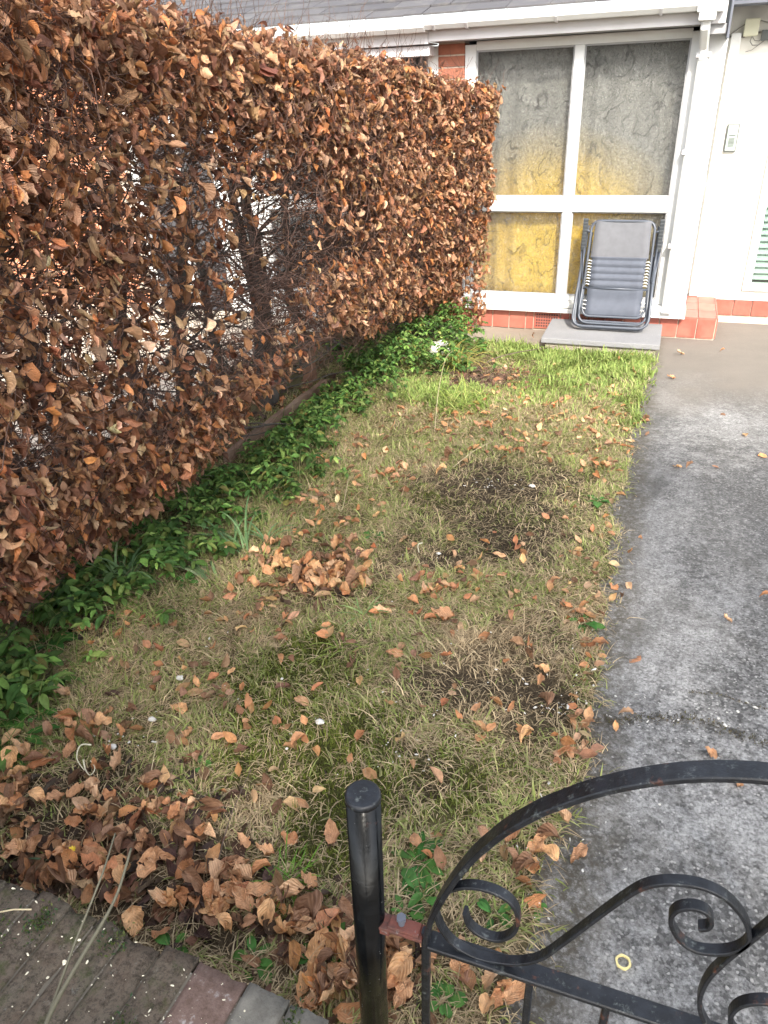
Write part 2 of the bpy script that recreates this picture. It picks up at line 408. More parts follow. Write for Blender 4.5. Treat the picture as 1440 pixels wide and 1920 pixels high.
# pressed patterned glass
def glassmat():
    n = N('patterned_glass'); P = n.geo()
    sp = n.mapping(P, (1, 0, .8))
    w1 = n.noise(9, 3, .5, sp, 0, 'Color')
    sub = n.new('ShaderNodeVectorMath', operation='MULTIPLY_ADD'); n.ln(w1, sub.inputs[0]); sub.inputs[1].default_value = (.16, .16, .16); n.ln(sp, sub.inputs[2])
    def contour(sc, k, seed):
        sc *= 1.35
        a = n.noise(sc, 1.5, .4, n.mapping(sub.outputs[0], (1, 1, 1), (0, seed, 0))); return n.math('ABSOLUTE', n.math('SINE', n.math('MULTIPLY', a, k)))
    c1 = contour(7.5, 34, .3); c2 = contour(15, 30, 1.1); c3 = contour(3.2, 21, .7)
    big = n.ramp(c3, [(.0, 1), (.2, .6), (.42, 0)])
    big = n.math('MULTIPLY', big, n.ramp(n.noise(6, 2, .5, sp), [(.45, 0), (.58, 1)]))
    h = n.math('ADD', n.math('MULTIPLY', n.ramp(c1, [(0, 0), (.5, 1)]), .5), n.math('ADD', n.math('MULTIPLY', c2, .35), n.math('MULTIPLY', n.noise(110, 3, .7, sp), .9)))
    h = n.math('SUBTRACT', h, n.math('MULTIPLY', big, .3))
    nm = n.bump(h, 1.0, .02)
    tr = n.new('ShaderNodeBsdfTransparent'); tr.inputs[0].default_value = (.95, .96, .95, 1)
    fine_ = n.noise(85, 5, .75, sub.outputs[0])
    tone = n.math('MULTIPLY', n.ramp(c1, [(0, .84), (.35, 1)]), n.math('MULTIPLY', n.ramp(fine_, [(.36, .78), (.54, 1)]), n.math('SUBTRACT', 1.0, n.math('MULTIPLY', big, .30))))
    n.ln(n.mix(tone, (0, 0, 0), (.97, .98, .97)), tr.inputs[0])
    gl = n.new('ShaderNodeBsdfGlossy'); gl.inputs['Roughness'].default_value = .12; n.ln(nm, gl.inputs['Normal'])
    df = n.new('ShaderNodeBsdfDiffuse'); df.inputs[0].default_value = (.55, .56, .55, 1); n.ln(nm, df.inputs['Normal'])
    tl = n.new('ShaderNodeBsdfTranslucent'); tl.inputs[0].default_value = (.7, .7, .7, 1); n.ln(nm, tl.inputs['Normal'])
    m0 = n.new('ShaderNodeMixShader'); m0.inputs[0].default_value = .4; n.ln(df.outputs[0], m0.inputs[1]); n.ln(tl.outputs[0], m0.inputs[2])
    m1 = n.new('ShaderNodeMixShader'); n.ln(m0.outputs[0], m1.inputs[2]); n.ln(tr.outputs[0], m1.inputs[1])
    n.ln(n.math('ADD', n.math('MULTIPLY', big, .0), n.math('ADD', .10, n.math('MULTIPLY', n.ramp(n.noise(120, 3, .8, sp), [(.60, 0), (.68, 1)]), .5))), m1.inputs[0])  # tiny diffuse white specks: sun sparkle painted into the glass
    m2 = n.new('ShaderNodeMixShader'); m2.inputs[0].default_value = .15; n.ln(m1.outputs[0], m2.inputs[1]); n.ln(gl.outputs[0], m2.inputs[2])
    n.ln(m2.outputs[0], n.out.inputs[0]); M['patterned_glass'] = n.m
    n = N('clear_glass'); g = n.new('ShaderNodeBsdfGlossy'); g.inputs['Roughness'].default_value = .03
    t2 = n.new('ShaderNodeBsdfTransparent'); t2.inputs[0].default_value = (.8, .88, .84, 1); mm_ = n.new('ShaderNodeMixShader'); mm_.inputs[0].default_value = .12
    n.ln(t2.outputs[0], mm_.inputs[1]); n.ln(g.outputs[0], mm_.inputs[2]); n.ln(mm_.outputs[0], n.out.inputs[0]); M['clear_glass'] = n.m
glassmat()
# porch curtain: yellow fading to grey, blur of the glass painted into its colour
def curtain():
    n = N('blurred_curtain'); P = n.geo(); s = n.new('ShaderNodeSeparateXYZ'); n.ln(P, s.inputs[0])
    def sq(v, c, r): return n.math('POWER', n.math('ABSOLUTE', n.math('DIVIDE', n.math('SUBTRACT', v, c), r)), 2.2)
    d = n.math('ADD', sq(s.outputs[0], -.90, .80), sq(s.outputs[2], .42, .80))
    d = n.math('ADD', d, n.math('MULTIPLY_ADD', n.noise(3.5, 3, .5, P), .5, -.25))
    f = n.ramp(n.math('MULTIPLY', d, .6), [(.06, 1), (.3, .75), (.62, .25), (1.0, 0)])
    yel = n.mix(n.ramp(n.math('ADD', s.outputs[0], n.math('MULTIPLY', n.noise(4, 2, .5, P), .3)), [(0, 0), (1, 1)]), (1.0, .66, .04), (1.0, .66, .04))
    am = n.ramp(n.math('MULTIPLY_ADD', s.outputs[0], 1.6, 2.5), [(.1, 1), (.85, 0)])
    yel = n.mix(n.math('MULTIPLY', am, .55), yel, (.55, .30, .06))  # amber left side: the hedge's shade painted into the cloth
    c = n.mix(f, (.32, .31, .285), yel)
    M['blurred_curtain'] = n.fin(c, .9)
curtain()
n = N('yellow_flower'); M['yellow_flower'] = n.fin((.8, .6, .03), .6)
n = N('blind'); s_ = n.noise(4, 3); M['blind'] = n.fin(n.mix(s_, (.60, .63, .60), (.68, .70, .68)), .5)

# ------------------------------------------------------------------ leaf geometry (vectorised)
NT, NX = 6, 5
def leaf_cloud(pos, dirv, nrm, L, W, fold, bend, curl, seed=0, crinkle=.06, shape=.8, nt=NT):
    """ovate leaves: arrays (n,3) position of stalk end, direction of growth, surface normal; returns V,F,UV"""
    g = np.random.default_rng(seed); n = len(pos)
    t = np.linspace(0, 1, nt)[None, :, None]; x = np.linspace(-1, 1, NX)[None, None, :]
    prof = np.sin(np.pi*np.clip(t, 0, 1)**shape)**.75; prof = np.clip(prof, .03, 1); prof[:, 0] = .03; prof[:, -1] = .03
    L = L[:, None, None]; W = W[:, None, None]; fold = fold[:, None, None]; bend = bend[:, None, None]; curl = curl[:, None, None]
    lx = x*prof*W*.5*np.cos(fold)*np.ones((n, 1, 1))
    lz = np.abs(x)*prof*W*.5*np.sin(fold)
    lz = lz + curl*W*(x*x)*prof**.5*.5 + .0*t
    ly = t*L*np.ones((1, 1, NX))
    # bend along the length
    ang = bend*t; ly2 = np.where(np.abs(bend) > 1e-3, L*np.sin(ang)/np.where(np.abs(bend) > 1e-3, bend, 1), ly)
    lzb = np.where(np.abs(bend) > 1e-3, L*(1-np.cos(ang))/np.where(np.abs(bend) > 1e-3, bend, 1), 0)
    ly = ly2 - lz*np.sin(ang); lz = lzb + lz*np.cos(ang)
    cr = g.normal(0, 1, (n, nt, NX))*crinkle*W
    lz = lz + cr*(np.abs(x) > .4) + cr*.3
    lx = lx + g.normal(0, 1, (n, nt, NX))*crinkle*.5*W*(np.abs(x) > .8)
    d = dirv/np.linalg.norm(dirv, axis=1, keepdims=True); nn = nrm - d*(nrm*d).sum(1, keepdims=True)
    nn /= (np.linalg.norm(nn, axis=1, keepdims=True)+1e-9); sd = np.cross(d, nn)
    V = pos[:, None, None, :] + lx[..., None]*sd[:, None, None, :] + ly[..., None]*d[:, None, None, :] + lz[..., None]*nn[:, None, None, :]
    V = V.reshape(-1, 3)
    i = np.arange(nt-1)[:, None]*NX + np.arange(NX-1)[None, :]; q = np.stack([i, i+1, i+NX+1, i+NX], -1).reshape(-1, 4)
    Fq = (q[None] + (np.arange(n)*nt*NX)[:, None, None]).reshape(-1, 4)
    uv = np.stack(np.broadcast_arrays(x*np.ones((n, nt, 1)), t*np.ones((n, 1, NX))), -1).reshape(-1, 2)
    return V, Fq, uv
def lcol(n, cols, w, jit=.15, seed=0, per=NT*NX):
    g = np.random.default_rng(seed); c = np.array(cols)[g.choice(len(cols), n, p=np.array(w)/sum(w))]
    c = c*np.exp(g.normal(0, jit, (n, 1)))*np.exp(g.normal(0, .05, (n, 3)))
    return np.repeat(np.clip(c, 0, 1), per, 0)
def tubes_np(P, rad, sides=3):
    """P (n,k,3) polylines, rad (n,k)"""
    n, k, _ = P.shape; T = np.gradient(P, axis=1); T /= np.linalg.norm(T, axis=2, keepdims=True)+1e-9
    ref = np.array([.31, .17, .93]); A = np.cross(T, ref); A /= np.linalg.norm(A, axis=2, keepdims=True)+1e-9; B = np.cross(T, A)
    an = 2*np.pi*np.arange(sides)/sides
    V = P[:, :, None, :] + rad[:, :, None, None]*(A[:, :, None, :]*np.cos(an)[None, None, :, None] + B[:, :, None, :]*np.sin(an)[None, None, :, None])
    i = np.arange(k-1)[:, None]*sides; j = np.arange(sides)[None, :]; j2 = (j+1) % sides
    q = np.stack([i+j, i+j2, i+sides+j2, i+sides+j], -1).reshape(-1, 4)
    return V.reshape(-1, 3), (q[None] + (np.arange(n)*k*sides)[:, None, None]).reshape(-1, 4)

#@@SETTING
# ------------------------------------------------------------------ ground
def gz(x, y):
    y = np.asarray(y, float); return np.where(y < 0, 0.0, SL*np.minimum(y, 9.0)) + 0*np.asarray(x, float)
xs = [-120, -30, -8, -5, -3, -1, 1, 3, 8, 30, 120]; ys = [-120, -30, -8, -2, 0, 3, 6, 9, 20, 60, 120]
V = np.array([(x, y, float(gz(x, y))-.03) for y in ys for x in xs]); nx = len(xs)
Fq = np.array([(j*nx+i, j*nx+i+1, (j+1)*nx+i+1, (j+1)*nx+i) for j in range(len(ys)-1) for i in range(nx-1)])
tag(np_mesh('ground', V, Fq, M['earth']), kind='structure')
def strip(name, x0, x1, y0, y1, lift, mat, res=.15, amp=0.0, edge=None):
    nxx = max(2, int((x1-x0)/res)); nyy = max(2, int((y1-y0)/res))
    X, Y = np.meshgrid(np.linspace(x0, x1, nxx), np.linspace(y0, y1, nyy))
    if edge is not None: X = edge(X, Y)
    Z = gz(X, Y)+lift + (amp*(fbm(X*1.2, Y*1.2, 5)-.5) if amp else 0)
    V = np.stack([X, Y, Z], -1).reshape(-1, 3)
    i = np.arange(nyy-1)[:, None]*nxx + np.arange(nxx-1)[None, :]
    return tag(np_mesh(name, V, np.stack([i, i+1, i+nxx+1, i+nxx], -1).reshape(-1, 4), mat, smooth=True), kind='structure')
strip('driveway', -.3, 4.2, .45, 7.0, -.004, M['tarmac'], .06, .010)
strip('pavement', -6, 6, -1.6, .45, -.006, M['path_concrete'], .3)
strip('concrete_path', -1.64, -.3, 5.72, 6.39, .0, M['path_concrete'], .08, .006)
strip('neighbour_driveway', -9.0, -2.62, .6, 6.4, .0, M['nbr_paving'], .2, .01)

# lawn colour and height map, patches measured on the ground (centre px, radius px, kind)
PATCH = [  # u, v, ru, rv, kind(0 soil,1 moss,2 straw,3 bright green,4 green), weight
 (905,925,120,48,0,1.6),(1010,930,70,45,0,1.5),(930,990,150,60,0,1.3),(1050,1000,90,60,0,.6),(790,1050,70,34,0,1.1),(1000,1280,100,70,0,1.15),(880,1300,130,60,0,.95),
 (770,1440,70,60,0,.7),(760,1480,50,40,0,.7),(1010,1190,60,40,0,.6),(180,1560,260,130,0,1.0),(120,1690,200,60,0,.9),(380,1640,130,90,0,.8),(60,1480,80,100,0,.8),
 (600,1850,150,60,0,.6),(740,1820,60,80,0,.7),(880,1840,60,70,0,.5),(900,715,60,22,0,1.0),(850,700,40,15,0,.6),(620,1100,120,50,0,.5),(170,1170,80,30,0,.6),
 (560,1290,150,80,1,1.4),(620,1400,150,80,1,1.4),(600,1490,130,80,1,1.4),(850,1480,80,60,1,.9),(480,1240,100,40,1,.8),(930,1440,60,60,1,.6),(700,1350,90,50,1,.7),(850,960,80,30,1,1.1),(960,980,60,30,1,1.0),
 (690,865,50,25,2,1.0),(770,880,45,40,2,1.0),(620,850,70,30,2,.8),(920,1230,130,50,2,.9),(1090,1210,60,90,2,.9),(1130,1100,40,80,2,.8),(250,1230,130,40,2,.8),(420,1190,120,40,2,.8),(1000,1060,70,40,2,.5),
 (430,1560,60,50,2,.8),(350,1290,160,40,2,.6),(720,1250,120,40,2,.6),(900,780,120,30,2,.5),(1120,960,60,80,2,.5),(740,1060,30,60,2,.7),(1180,850,30,60,2,.4),
 (1180,680,90,35,3,1.3),(1060,660,90,25,3,1.2),(960,655,60,18,3,1.3),(1200,750,40,45,3,.9),(1050,720,90,35,3,.9),(860,750,60,16,3,1.0),(800,740,50,20,3,.8),
 (900,870,120,30,4,.9),(560,1000,90,50,4,.7),(720,1120,110,50,4,.8),(900,1120,140,50,4,.8),(480,1020,90,40,4,.8),(1000,1380,90,40,4,.5),(520,1660,60,40,4,.9),(560,1780,90,40,4,.6),
 (1090,1330,50,40,4,.6),(640,930,60,40,4,.5),(1120,940,40,30,4,.6),(1000,830,150,40,4,.6),(60,1350,60,60,4,.6),(1080,1450,40,60,4,.5),(980,1500,40,60,4,.5)]
def _pw():
    out = []
    for u, v, ru, rv, k, w in PATCH:
        p = on_ground(u, v); a = on_ground(u+ru, v); b = on_ground(u, v-rv); c = on_ground(u, v+rv)
        out.append((p[0], (b[1]+c[1])/2, max(.05, abs(a[0]-p[0])), max(.05, (b[1]-c[1])/2), k, w))
    return out
PW = _pw()
def lawn_w(x, y):
    """weights of soil, moss, straw, bright, green at (x, y)"""
    W = np.zeros((5,)+np.shape(x))
    n1 = fbm(x*5, y*5, 31); n2 = fbm(x*6, y*6, 57); n3 = fbm(x*19, y*19, 58, 2)
    xx = x+(n1-.5)*.45+(n3-.5)*.14; yy = y+(n2-.5)*.5
    for px, py, rx, ry, k, w in PW:
        d = ((xx-px)/rx)**2+((yy-py)/ry)**2
        W[k] = np.maximum(W[k], w*np.exp(-d*.8))
    W[2] = np.maximum(W[2], .35+.5*(fbm(x*3, y*3, 91)-.5)); W[4] = np.maximum(W[4], .47+.9*(fbm(x*2.5+7, y*2.5, 12)-.5))
    W[0] = np.maximum(W[0], .25*fbm(x*8, y*8, 77))
    W = np.clip(W, 0.001, None)**2.7
    return W/W.sum(0)
def lawn_edge(y):                                      # x of the lawn's edge against the drive
    return -.035+.055*(vnoise(np.asarray(y)*3.1, 0*np.asarray(y), 3)-.5)+.06*(vnoise(np.asarray(y)*9, 0*np.asarray(y), 4)-.5) + .09*np.clip((np.asarray(y)-5)/1.0, 0, 1) - .05*np.clip((1.7-np.asarray(y)), 0, 1)
def lawn_z(x, y):
    z = gz(x, y) + .012+.030*(fbm(x*1.7, y*1.7, 5)-.5)+.022*(fbm(x*9, y*9, 8)-.5)
    w = lawn_w(x, y); z = z + .015*w[1] - .010*w[0]
    ex = np.clip((lawn_edge(y)+.02-x)/.07, 0, 1); z = gz(x, y)-.012 + (z-gz(x, y)+.012)*ex
    return z
def lawn():
    xs = np.linspace(-3.0, .10, 200); ys = np.linspace(.30, 6.0, 330); X, Y = np.meshgrid(xs, ys)
    Z = lawn_z(X, Y); W = lawn_w(X, Y)
    cols = np.array([(.055, .041, .030), (.060, .066, .020), (.23, .17, .10), (.09, .11, .035), (.10, .095, .045)])
    c = np.tensordot(W, cols, (0, 0)) if False else np.einsum('kij,kc->ijc', W, cols)
    keep = (X[:-1, :-1] < lawn_edge(Y[:-1, :-1])+.035) & ~((Y[:-1, :-1] > 5.74) & (X[:-1, :-1] > -.9)) & ~((Y[:-1, :-1] > 5.86))
    V = np.stack([X, Y, Z], -1).reshape(-1, 3); nxx = len(xs)
    i = np.arange(len(ys)-1)[:, None]*nxx + np.arange(nxx-1)[None, :]; q = np.stack([i, i+1, i+nxx+1, i+nxx], -1)[keep]
    tag(np_mesh('lawn', V, q.reshape(-1, 4), M['lawn_soil'], col=c.reshape(-1, 3), smooth=True), kind='structure')
lawn()

# grass blades
def grass():
    n0 = 430000
    y = .45+5.4*rng.random(n0)**1.0; x = -2.3+2.42*rng.random(n0)
    # fewer far ones, they are finer than a pixel there
    keep = (x < lawn_edge(y)+.03*rng.normal(0, 1, n0)+.01) & ~((y > 5.74) & (x > -.88)) & (rng.random(n0) < np.interp(y, [.5, 2, 6], [1, 1, .75]))
    x, y = x[keep], y[keep]; W = lawn_w(x, y); n = len(x)
    dens = W[0]*.24+W[1]*1.0+W[2]*.72+W[3]*.8+W[4]*.70
    dens *= np.where(x < -1.85, .4, 1)
    keep = rng.random(n) < dens; x, y = x[keep], y[keep]; W = W[:, keep]; n = len(x)
    cum = W.cumsum(0); kk = (rng.random(n)[None] > cum).sum(0).clip(0, 4)
    # every region carries some dead straw
    kk = np.where(rng.random(n) < np.array([.25, .05, .4, .18, .38])[kk], 2, kk)
    ln_ = np.array([.026, .019, .043, .050, .034])[kk]*np.exp(rng.normal(0, .35, n))
    wd = np.array([.0011, .0012, .0011, .0024, .0019])[kk]*np.exp(rng.normal(0, .25, n))*np.interp(y, [.5, 3, 6], [1, 1.3, 1.9])
    lean = np.array([1.7, .6, 2.3, 1.2, 1.6])[kk]+rng.normal(0, .5, n)
    az = 2*np.pi*fbm(x*3.3, y*3.3, 21)*2.5 + rng.normal(0, .8, n); az = np.where(rng.random(n) < .3, rng.random(n)*6.28, az)
    hx, hy = np.cos(az), np.sin(az)
    base = np.stack([x, y, lawn_z(x, y)-.004], -1)
    sidev = np.stack([-hy, hx, 0*hx], -1); hv = np.stack([hx, hy, 0*hx], -1); up = np.array([0, 0, 1.])
    lv = []
    p = base.copy(); seg = 3
    a = np.clip(lean*.35, -.3, 1.45)
    rows = [(p, 1.0)]
    for s in range(seg):
        p = p + (ln_/seg)[:, None]*(hv*np.sin(a)[:, None]+up*np.cos(a)[:, None]); a = np.clip(a+lean*.36, -.5, 1.75); rows.append((p, [.9, .65, .08][s]))
    zmin = lawn_z(x, y)
    V = np.stack([np.stack([q-sidev*wd[:, None]*w, q+sidev*wd[:, None]*w], 1) for q, w in rows], 1)
    V[..., 2] = np.maximum(V[..., 2], (zmin-.003)[:, None, None]+.004*rng.random(n)[:, None, None]); V = V.reshape(-1, 3)
    q = np.array([(0, 1, 3, 2), (2, 3, 5, 4), (4, 5, 7, 6)]); Fq = (q[None]+(np.arange(n)*8)[:, None, None]).reshape(-1, 4)
    base_c = np.array([(.21, .16, .10), (.15, .20, .035), (.60, .49, .31), (.18, .27, .07), (.23, .29, .08)])[kk]
    alt = np.array([(.10, .08, .05), (.19, .21, .045), (.42, .32, .20), (.30, .35, .11), (.36, .35, .16)])[kk]
    t = rng.random(n)[:, None]; c = (base_c*(1-t)+alt*t)*np.exp(rng.normal(0, .2, (n, 1)))
    c = np.repeat(c, 8, 0)
    tag(np_mesh('grass', V, Fq, M['grass_blade'], col=c), 'patchy thin lawn of green, mossy and dead straw-coloured grass beside the tarmac drive', 'grass', kind='stuff')
grass()

#@@HOUSE
# ------------------------------------------------------------------ house
YF = 6.4
def porch(root, xl, xr, mir=None, main=True):
    """glazed porch front between xl and xr; mir mirrors x for the neighbour's"""
    f = (lambda x: x) if mir is None else (lambda x: 2*mir-x)
    def bx(b, x0, x1, y0, y1, z0, z1, bev=.004):
        a, c = sorted((f(x0), f(x1))); b.box(a, c, y0, y1, z0, z1, bev)
    fr = MB()
    bx(fr, -1.63, -1.544, YF, YF+.07, .10, 1.96)                  # left jamb
    bx(fr, -.027, .06, YF+.001, YF+.071, .10, 1.96)               # right jamb
    bx(fr, -1.544, -.027, YF+.002, YF+.07, .10, .137)
    bx(fr, -1.544, -.027, YF+.002, YF+.07, 1.92, 1.98)
    w = fr.build('porch_window', M['upvc'], root)
    b = MB(); bx(b, -1.54, -.03, YF-.012, YF+.06, .795, .902, .008); b.build('transom', M['upvc'], w)
    for z0, z1 in ((.137, .795), (.902, 1.92)):
        b = MB(); bx(b, -.815, -.745, YF-.008, YF+.06, z0, z1, .006); b.build('mullion', M['upvc'], w)
    for x0, x1 in ((-1.544, -.815), (-.745, -.027)):
        for z0, z1 in ((.137, .795), (.902, 1.92)):
            b = MB(); bx(b, x0+.0, x1-.0, YF+.030, YF+.038, z0, z1, 0)
            b.build('pane', M['patterned_glass'], w)
            g = MB()                                              # thin glazing bead round the pane
            bx(g, x0, x0+.012, YF+.012, YF+.028, z0, z1, .003); bx(g, x1-.012, x1, YF+.012, YF+.028, z0, z1, .003)
            bx(g, x0+.012, x1-.012, YF+.012, YF+.028, z0, z0+.012, .003); bx(g, x0+.012, x1-.012, YF+.012, YF+.028, z1-.012, z1, .003)
            g.build('glazing_bead', M['soffit'], w)
    b = MB(); bx(b, -1.64, .213, YF-.09, YF+.05, .055, .098, .012); bx(b, -1.64, .213, YF-.08, YF+.04, .012, .053, .004); b.build('sill', M['upvc'], w)
    # corner post and the return wall of the porch
    b = MB(); bx(b, .062, .205, YF-.01, YF+.08, .10, 1.97, .006); b.build('corner_post', M['upvc'], root)

house = empty('house', (-.7, 6.4, -.16))
tag(house, 'white house front with large patterned glass porch window above a red tiled plinth', 'house')
porch(house, -1.63, .06)
# plinth: grout core with proud tiles
pl = MB(); pl.box(-1.80, .455, 6.40, 7.12, -.30, .002); pl.build('plinth', M['grout'], house)
tiles = MB(); xj = [-1.63, -1.491, -1.347, -1.202, -1.058, -.99]
xj2 = [-.765, -.69, -.545, -.40, -.255, -.112, .029, .172, .316, .455]
for run in (xj, xj2):
    tiles = MB()
    for a, b_ in zip(run[:-1], run[1:]): tiles.box(a+.004, b_-.004, 6.388, 6.4, -.152, .004, .003)
    if run is xj: tiles.build('plinth_tiles', M['red_tile'], house)
tiles.build('plinth_tiles', M['red_tile'], house); tiles = MB()
for k in range(3):
    for a, b_ in ((.216, .316), (.320, .452)):
        if k < 3: tiles.box(a, b_, 6.392+k*.242, 6.392+k*.242+.236, .002, .014, .003)
for k in range(5): tiles.box(.455, .467, 6.40+k*.144, 6.40+k*.144+.138, -.152, .010, .003)
tiles.build('step_tiles', M['red_tile'], house)
vb = MB(); vb.box(-.985, -.77, 6.386, 6.4, -.145, .0, .003); vent = vb.build('air_brick', M['red_tile'], house)
vh = MB()
for r_ in range(5):
    for c_ in range(9): vh.box(-.968+c_*.021, -.968+c_*.021+.012, 6.3845, 6.3865, -.128+r_*.024, -.128+r_*.024+.013)
vh.build('vent_hole', M['dark_gap'], vent)
# brick pier between the two porches
pr = MB()
for k in range(27):
    z0 = -.15+k*.079
    pr.box(-1.838, -1.632, 6.39, 6.55, z0, z0+.069, .004)
pier = pr.build('brick_pier', M['pier_brick'], house)
mt = MB(); mt.box(-1.835, -1.635, 6.396, 6.55, -.2, 1.99); mt.build('pier_mortar', M['grout'], pier)
# porch return (right side) with its door, back wall
b = MB(); b.box(.10, .185, 6.485, 7.10, .012, 1.98); b.build('porch_side_frame', M['upvc'], house)
b = MB(); b.box(.187, .203, 6.52, 6.60, .02, 1.9, .003); dr = b.build('side_door', M['upvc'], house)
b = MB(); b.box(.205, .214, 6.50, 6.53, .86, 1.04, .003); b.tube([(.214, 6.51, .98), (.245, 6.51, .98), (.245, 6.43, .975)], .009, 8); b.build('handle', M['upvc'], dr)
b = MB(); b.box(.206, .212, 6.485, 6.492, .02, 1.93); b.build('door_seal', M['rubber_seal'], dr)
YB = 7.12
b = MB(); b.box(.0, .66, YB, YB+.3, .035, 2.6); b.box(.66, 3.2, YB, YB+.3, 1.9, 2.6); b.box(1.9, 3.2, YB, YB+.3, .035, 1.9); b.box(.66, 1.9, YB, YB+.3, .035, .08)
b.build('rendered_wall', M['white_render'], house)
b = MB(); b.box(.245, .315, YB-.035, YB, .02, 1.96, .005); b.build('wall_trim', M['upvc'], house)
b = MB(); b.box(.24, 3.2, YB-.02, YB+.01, -.005, .036, .006); b.build('wall_base_trim', M['white_render'], house)
b = MB(); b.box(.47, 3.2, YB+.002, YB+.2, -.30, -.01); b.build('wall_plinth', M['grout'], house)
b = MB()
for k in range(18): b.box(.474+k*.147, .474+k*.147+.140, YB-.012, YB+.001, -.137, -.008, .003)
b.build('wall_plinth_tiles', M['red_tile'], house)
b = MB(); b.box(.98, 1.18, YB-.016, YB-.012, -.07, -.02); b.build('wall_vent', M['soffit'], house)
# right window with slatted blind
b = MB(); b.box(.66, .72, YB-.03, YB+.05, .08, 1.9, .005); b.box(.72, 1.9, YB-.03, YB+.05, .08, .14, .005); b.box(.72, 1.9, YB-.03, YB+.05, 1.84, 1.9, .005); b.box(1.84, 1.9, YB-.03, YB+.05, .14, 1.84, .005)
w2 = b.build('side_window', M['upvc'], house)
b = MB(); b.box(.72, 1.84, YB+.0, YB+.006, .14, 1.84); b.build('pane', M['clear_glass'], w2)
b = MB()
for k in range(33):
    z = .16+k*.052
    b.prism([(YB+.05, z), (YB+.052, z+.002), (YB+.085, z+.046), (YB+.083, z+.044)], .73, 1.83)
b.build('blind', M['blind'], w2)
b = MB(); b.box(.66, 1.9, YB+.12, YB+.13, .08, 1.9); b.build('window_backing', M['interior_wall'], w2)
# intercom on the render
b = MB(); b.box(.325, .415, YB-.028, YB, 1.155, 1.355, .008); ic = b.build('intercom', M['intercom_case'], house)
b = MB(); b.box(.333, .407, YB-.032, YB-.028, 1.165, 1.347, .002); b.build('faceplate', M['intercom_plate'], ic)
b = MB(); b.box(.347, .393, YB-.035, YB-.032, 1.300, 1.325, .002); b.build('name_window', M['upvc'], ic)
b = MB(); b.box(.346, .394, YB-.0345, YB-.0322, 1.272, 1.277)
for k in range(7): b.box(.348, .392, YB-.0345, YB-.0322, 1.196+k*.009, 1.200+k*.009)
b.build('speaker_slots', M['intercom_case'], ic)
# junction box and cables under the eaves
b = MB(); b.box(.325, .425, YB-.055, YB, 1.935, 2.045, .006); jb = b.build('junction_box', M['box_cream'], house)
b = MB(); b.box(.45, .56, YB-.05, YB, 1.90, 1.97, .006); b.build('alarm_box', M['intercom_case'], house)
def cab(pts, r=.004): return MB().tube([Vector(p) for p in pts], r, 6).build('cable', M['cable'], house, True)
cab([(.19, YB-.02, 1.93), (.24, YB-.03, 1.955), (.29, YB-.03, 1.99), (.325, YB-.03, 2.01)])
cab([(.425, YB-.03, 2.03), (.48, YB-.03, 2.015), (.6, YB-.02, 2.02)])
cab([(.18, YB-.01, 1.938), (.26, YB-.01, 1.935), (.34, YB-.01, 1.935)], .007)
cab([(.42, YB-.01, 1.955), (.5, YB-.01, 1.955), (.7, YB-.01, 1.955)], .007)
cab([(.385, YB-.04, 1.93), (.38, YB-.05, 1.90), (.40, YB-.05, 1.875), (.44, YB-.05, 1.875), (.48, YB-.04, 1.905)])
cab([(.39, YB-.04, 1.93), (.41, YB-.05, 1.905), (.44, YB-.05, 1.90), (.47, YB-.04, 1.93)], .003)
cab([(.45, YB-.03, 1.88), (.40, YB-.04, 1.845), (.36, YB-.04, 1.835)], .003)
# fascia, soffit, gutter, roof
def eaves(x0, x1, dz=0.0, root=house, brackets=()):
    b = MB(); b.box(x0, x1, 6.20, 6.225, 1.985+dz, 2.12+dz, .004); fa = b.build('fascia', M['fascia'], root)
    b = MB(); b.box(x0, x1, 6.225, 6.46, 1.985+dz, 1.995+dz); b.build('soffit', M['soffit'], root)
    # ogee-ish gutter section
    prof = [(6.198, 2.062+dz), (6.198, 2.115+dz), (6.194, 2.115+dz), (6.190, 2.068+dz), (6.120, 2.068+dz), (6.098, 2.085+dz), (6.095, 2.118+dz), (6.086, 2.118+dz), (6.088, 2.083+dz), (6.115, 2.056+dz), (6.19, 2.056+dz)]
    g = MB().prism(prof, x0, x1); gu = g.build('gutter', M['upvc'], root)
    for x in brackets:
        k = MB(); k.prism([(6.20, 2.045+dz), (6.20, 2.122+dz), (6.082, 2.122+dz), (6.080, 2.08+dz), (6.112, 2.050+dz)], x, x+.018); k.build('gutter_bracket', M['fascia'], gu)
eaves(-1.86, .075, 0, house, (-1.80, -1.56, -.93, -.25))
b = MB(); b.box(-.01, .165, 6.21, 6.24, 1.985, 2.11, .003); b.build('fascia_end', M['fascia'], house)
b = MB(); b.box(-.02, .15, 6.075, 6.2, 2.045, 2.13, .01); b.box(-.005, .10, 6.08, 6.195, 2.0, 2.05, .01); b.build('gutter_outlet', M['upvc'], house)
dp = MB()
def sq(pts, w=.065):
    dp.bar(pts, w, w*.95, Vector((1, 0, 0)))
sq([(.045, 6.14, 2.03), (.045, 6.145, 1.97), (.052, 6.27, 1.90), (.055, 6.325, 1.86), (.06, 6.335, 1.79)], .062)
sq([(.06, 6.345, 1.80), (.060, 6.345, 1.55), (.060, 6.345, .12), ], .066)
sq([(.062, 6.345, .12), (.062, 6.34, .09), (.062, 6.30, .045)], .07)
dpo = dp.build('downpipe', M['upvc'], house)
for z in (1.2, .55, 1.80):
    b = MB(); b.box(.012, .108, 6.305, 6.392, z, z+.03, .004); b.build('pipe_clip', M['fascia'], dpo)
b = MB(); b.box(.185, .20, 6.21, 6.9, 1.90, 2.16, .003); b.build('verge_board', M['lead'], house)
b = MB(); b.box(.03, .18, 6.24, 6.46, 1.93, 1.985); b.build('soffit_end', M['soffit'], house)
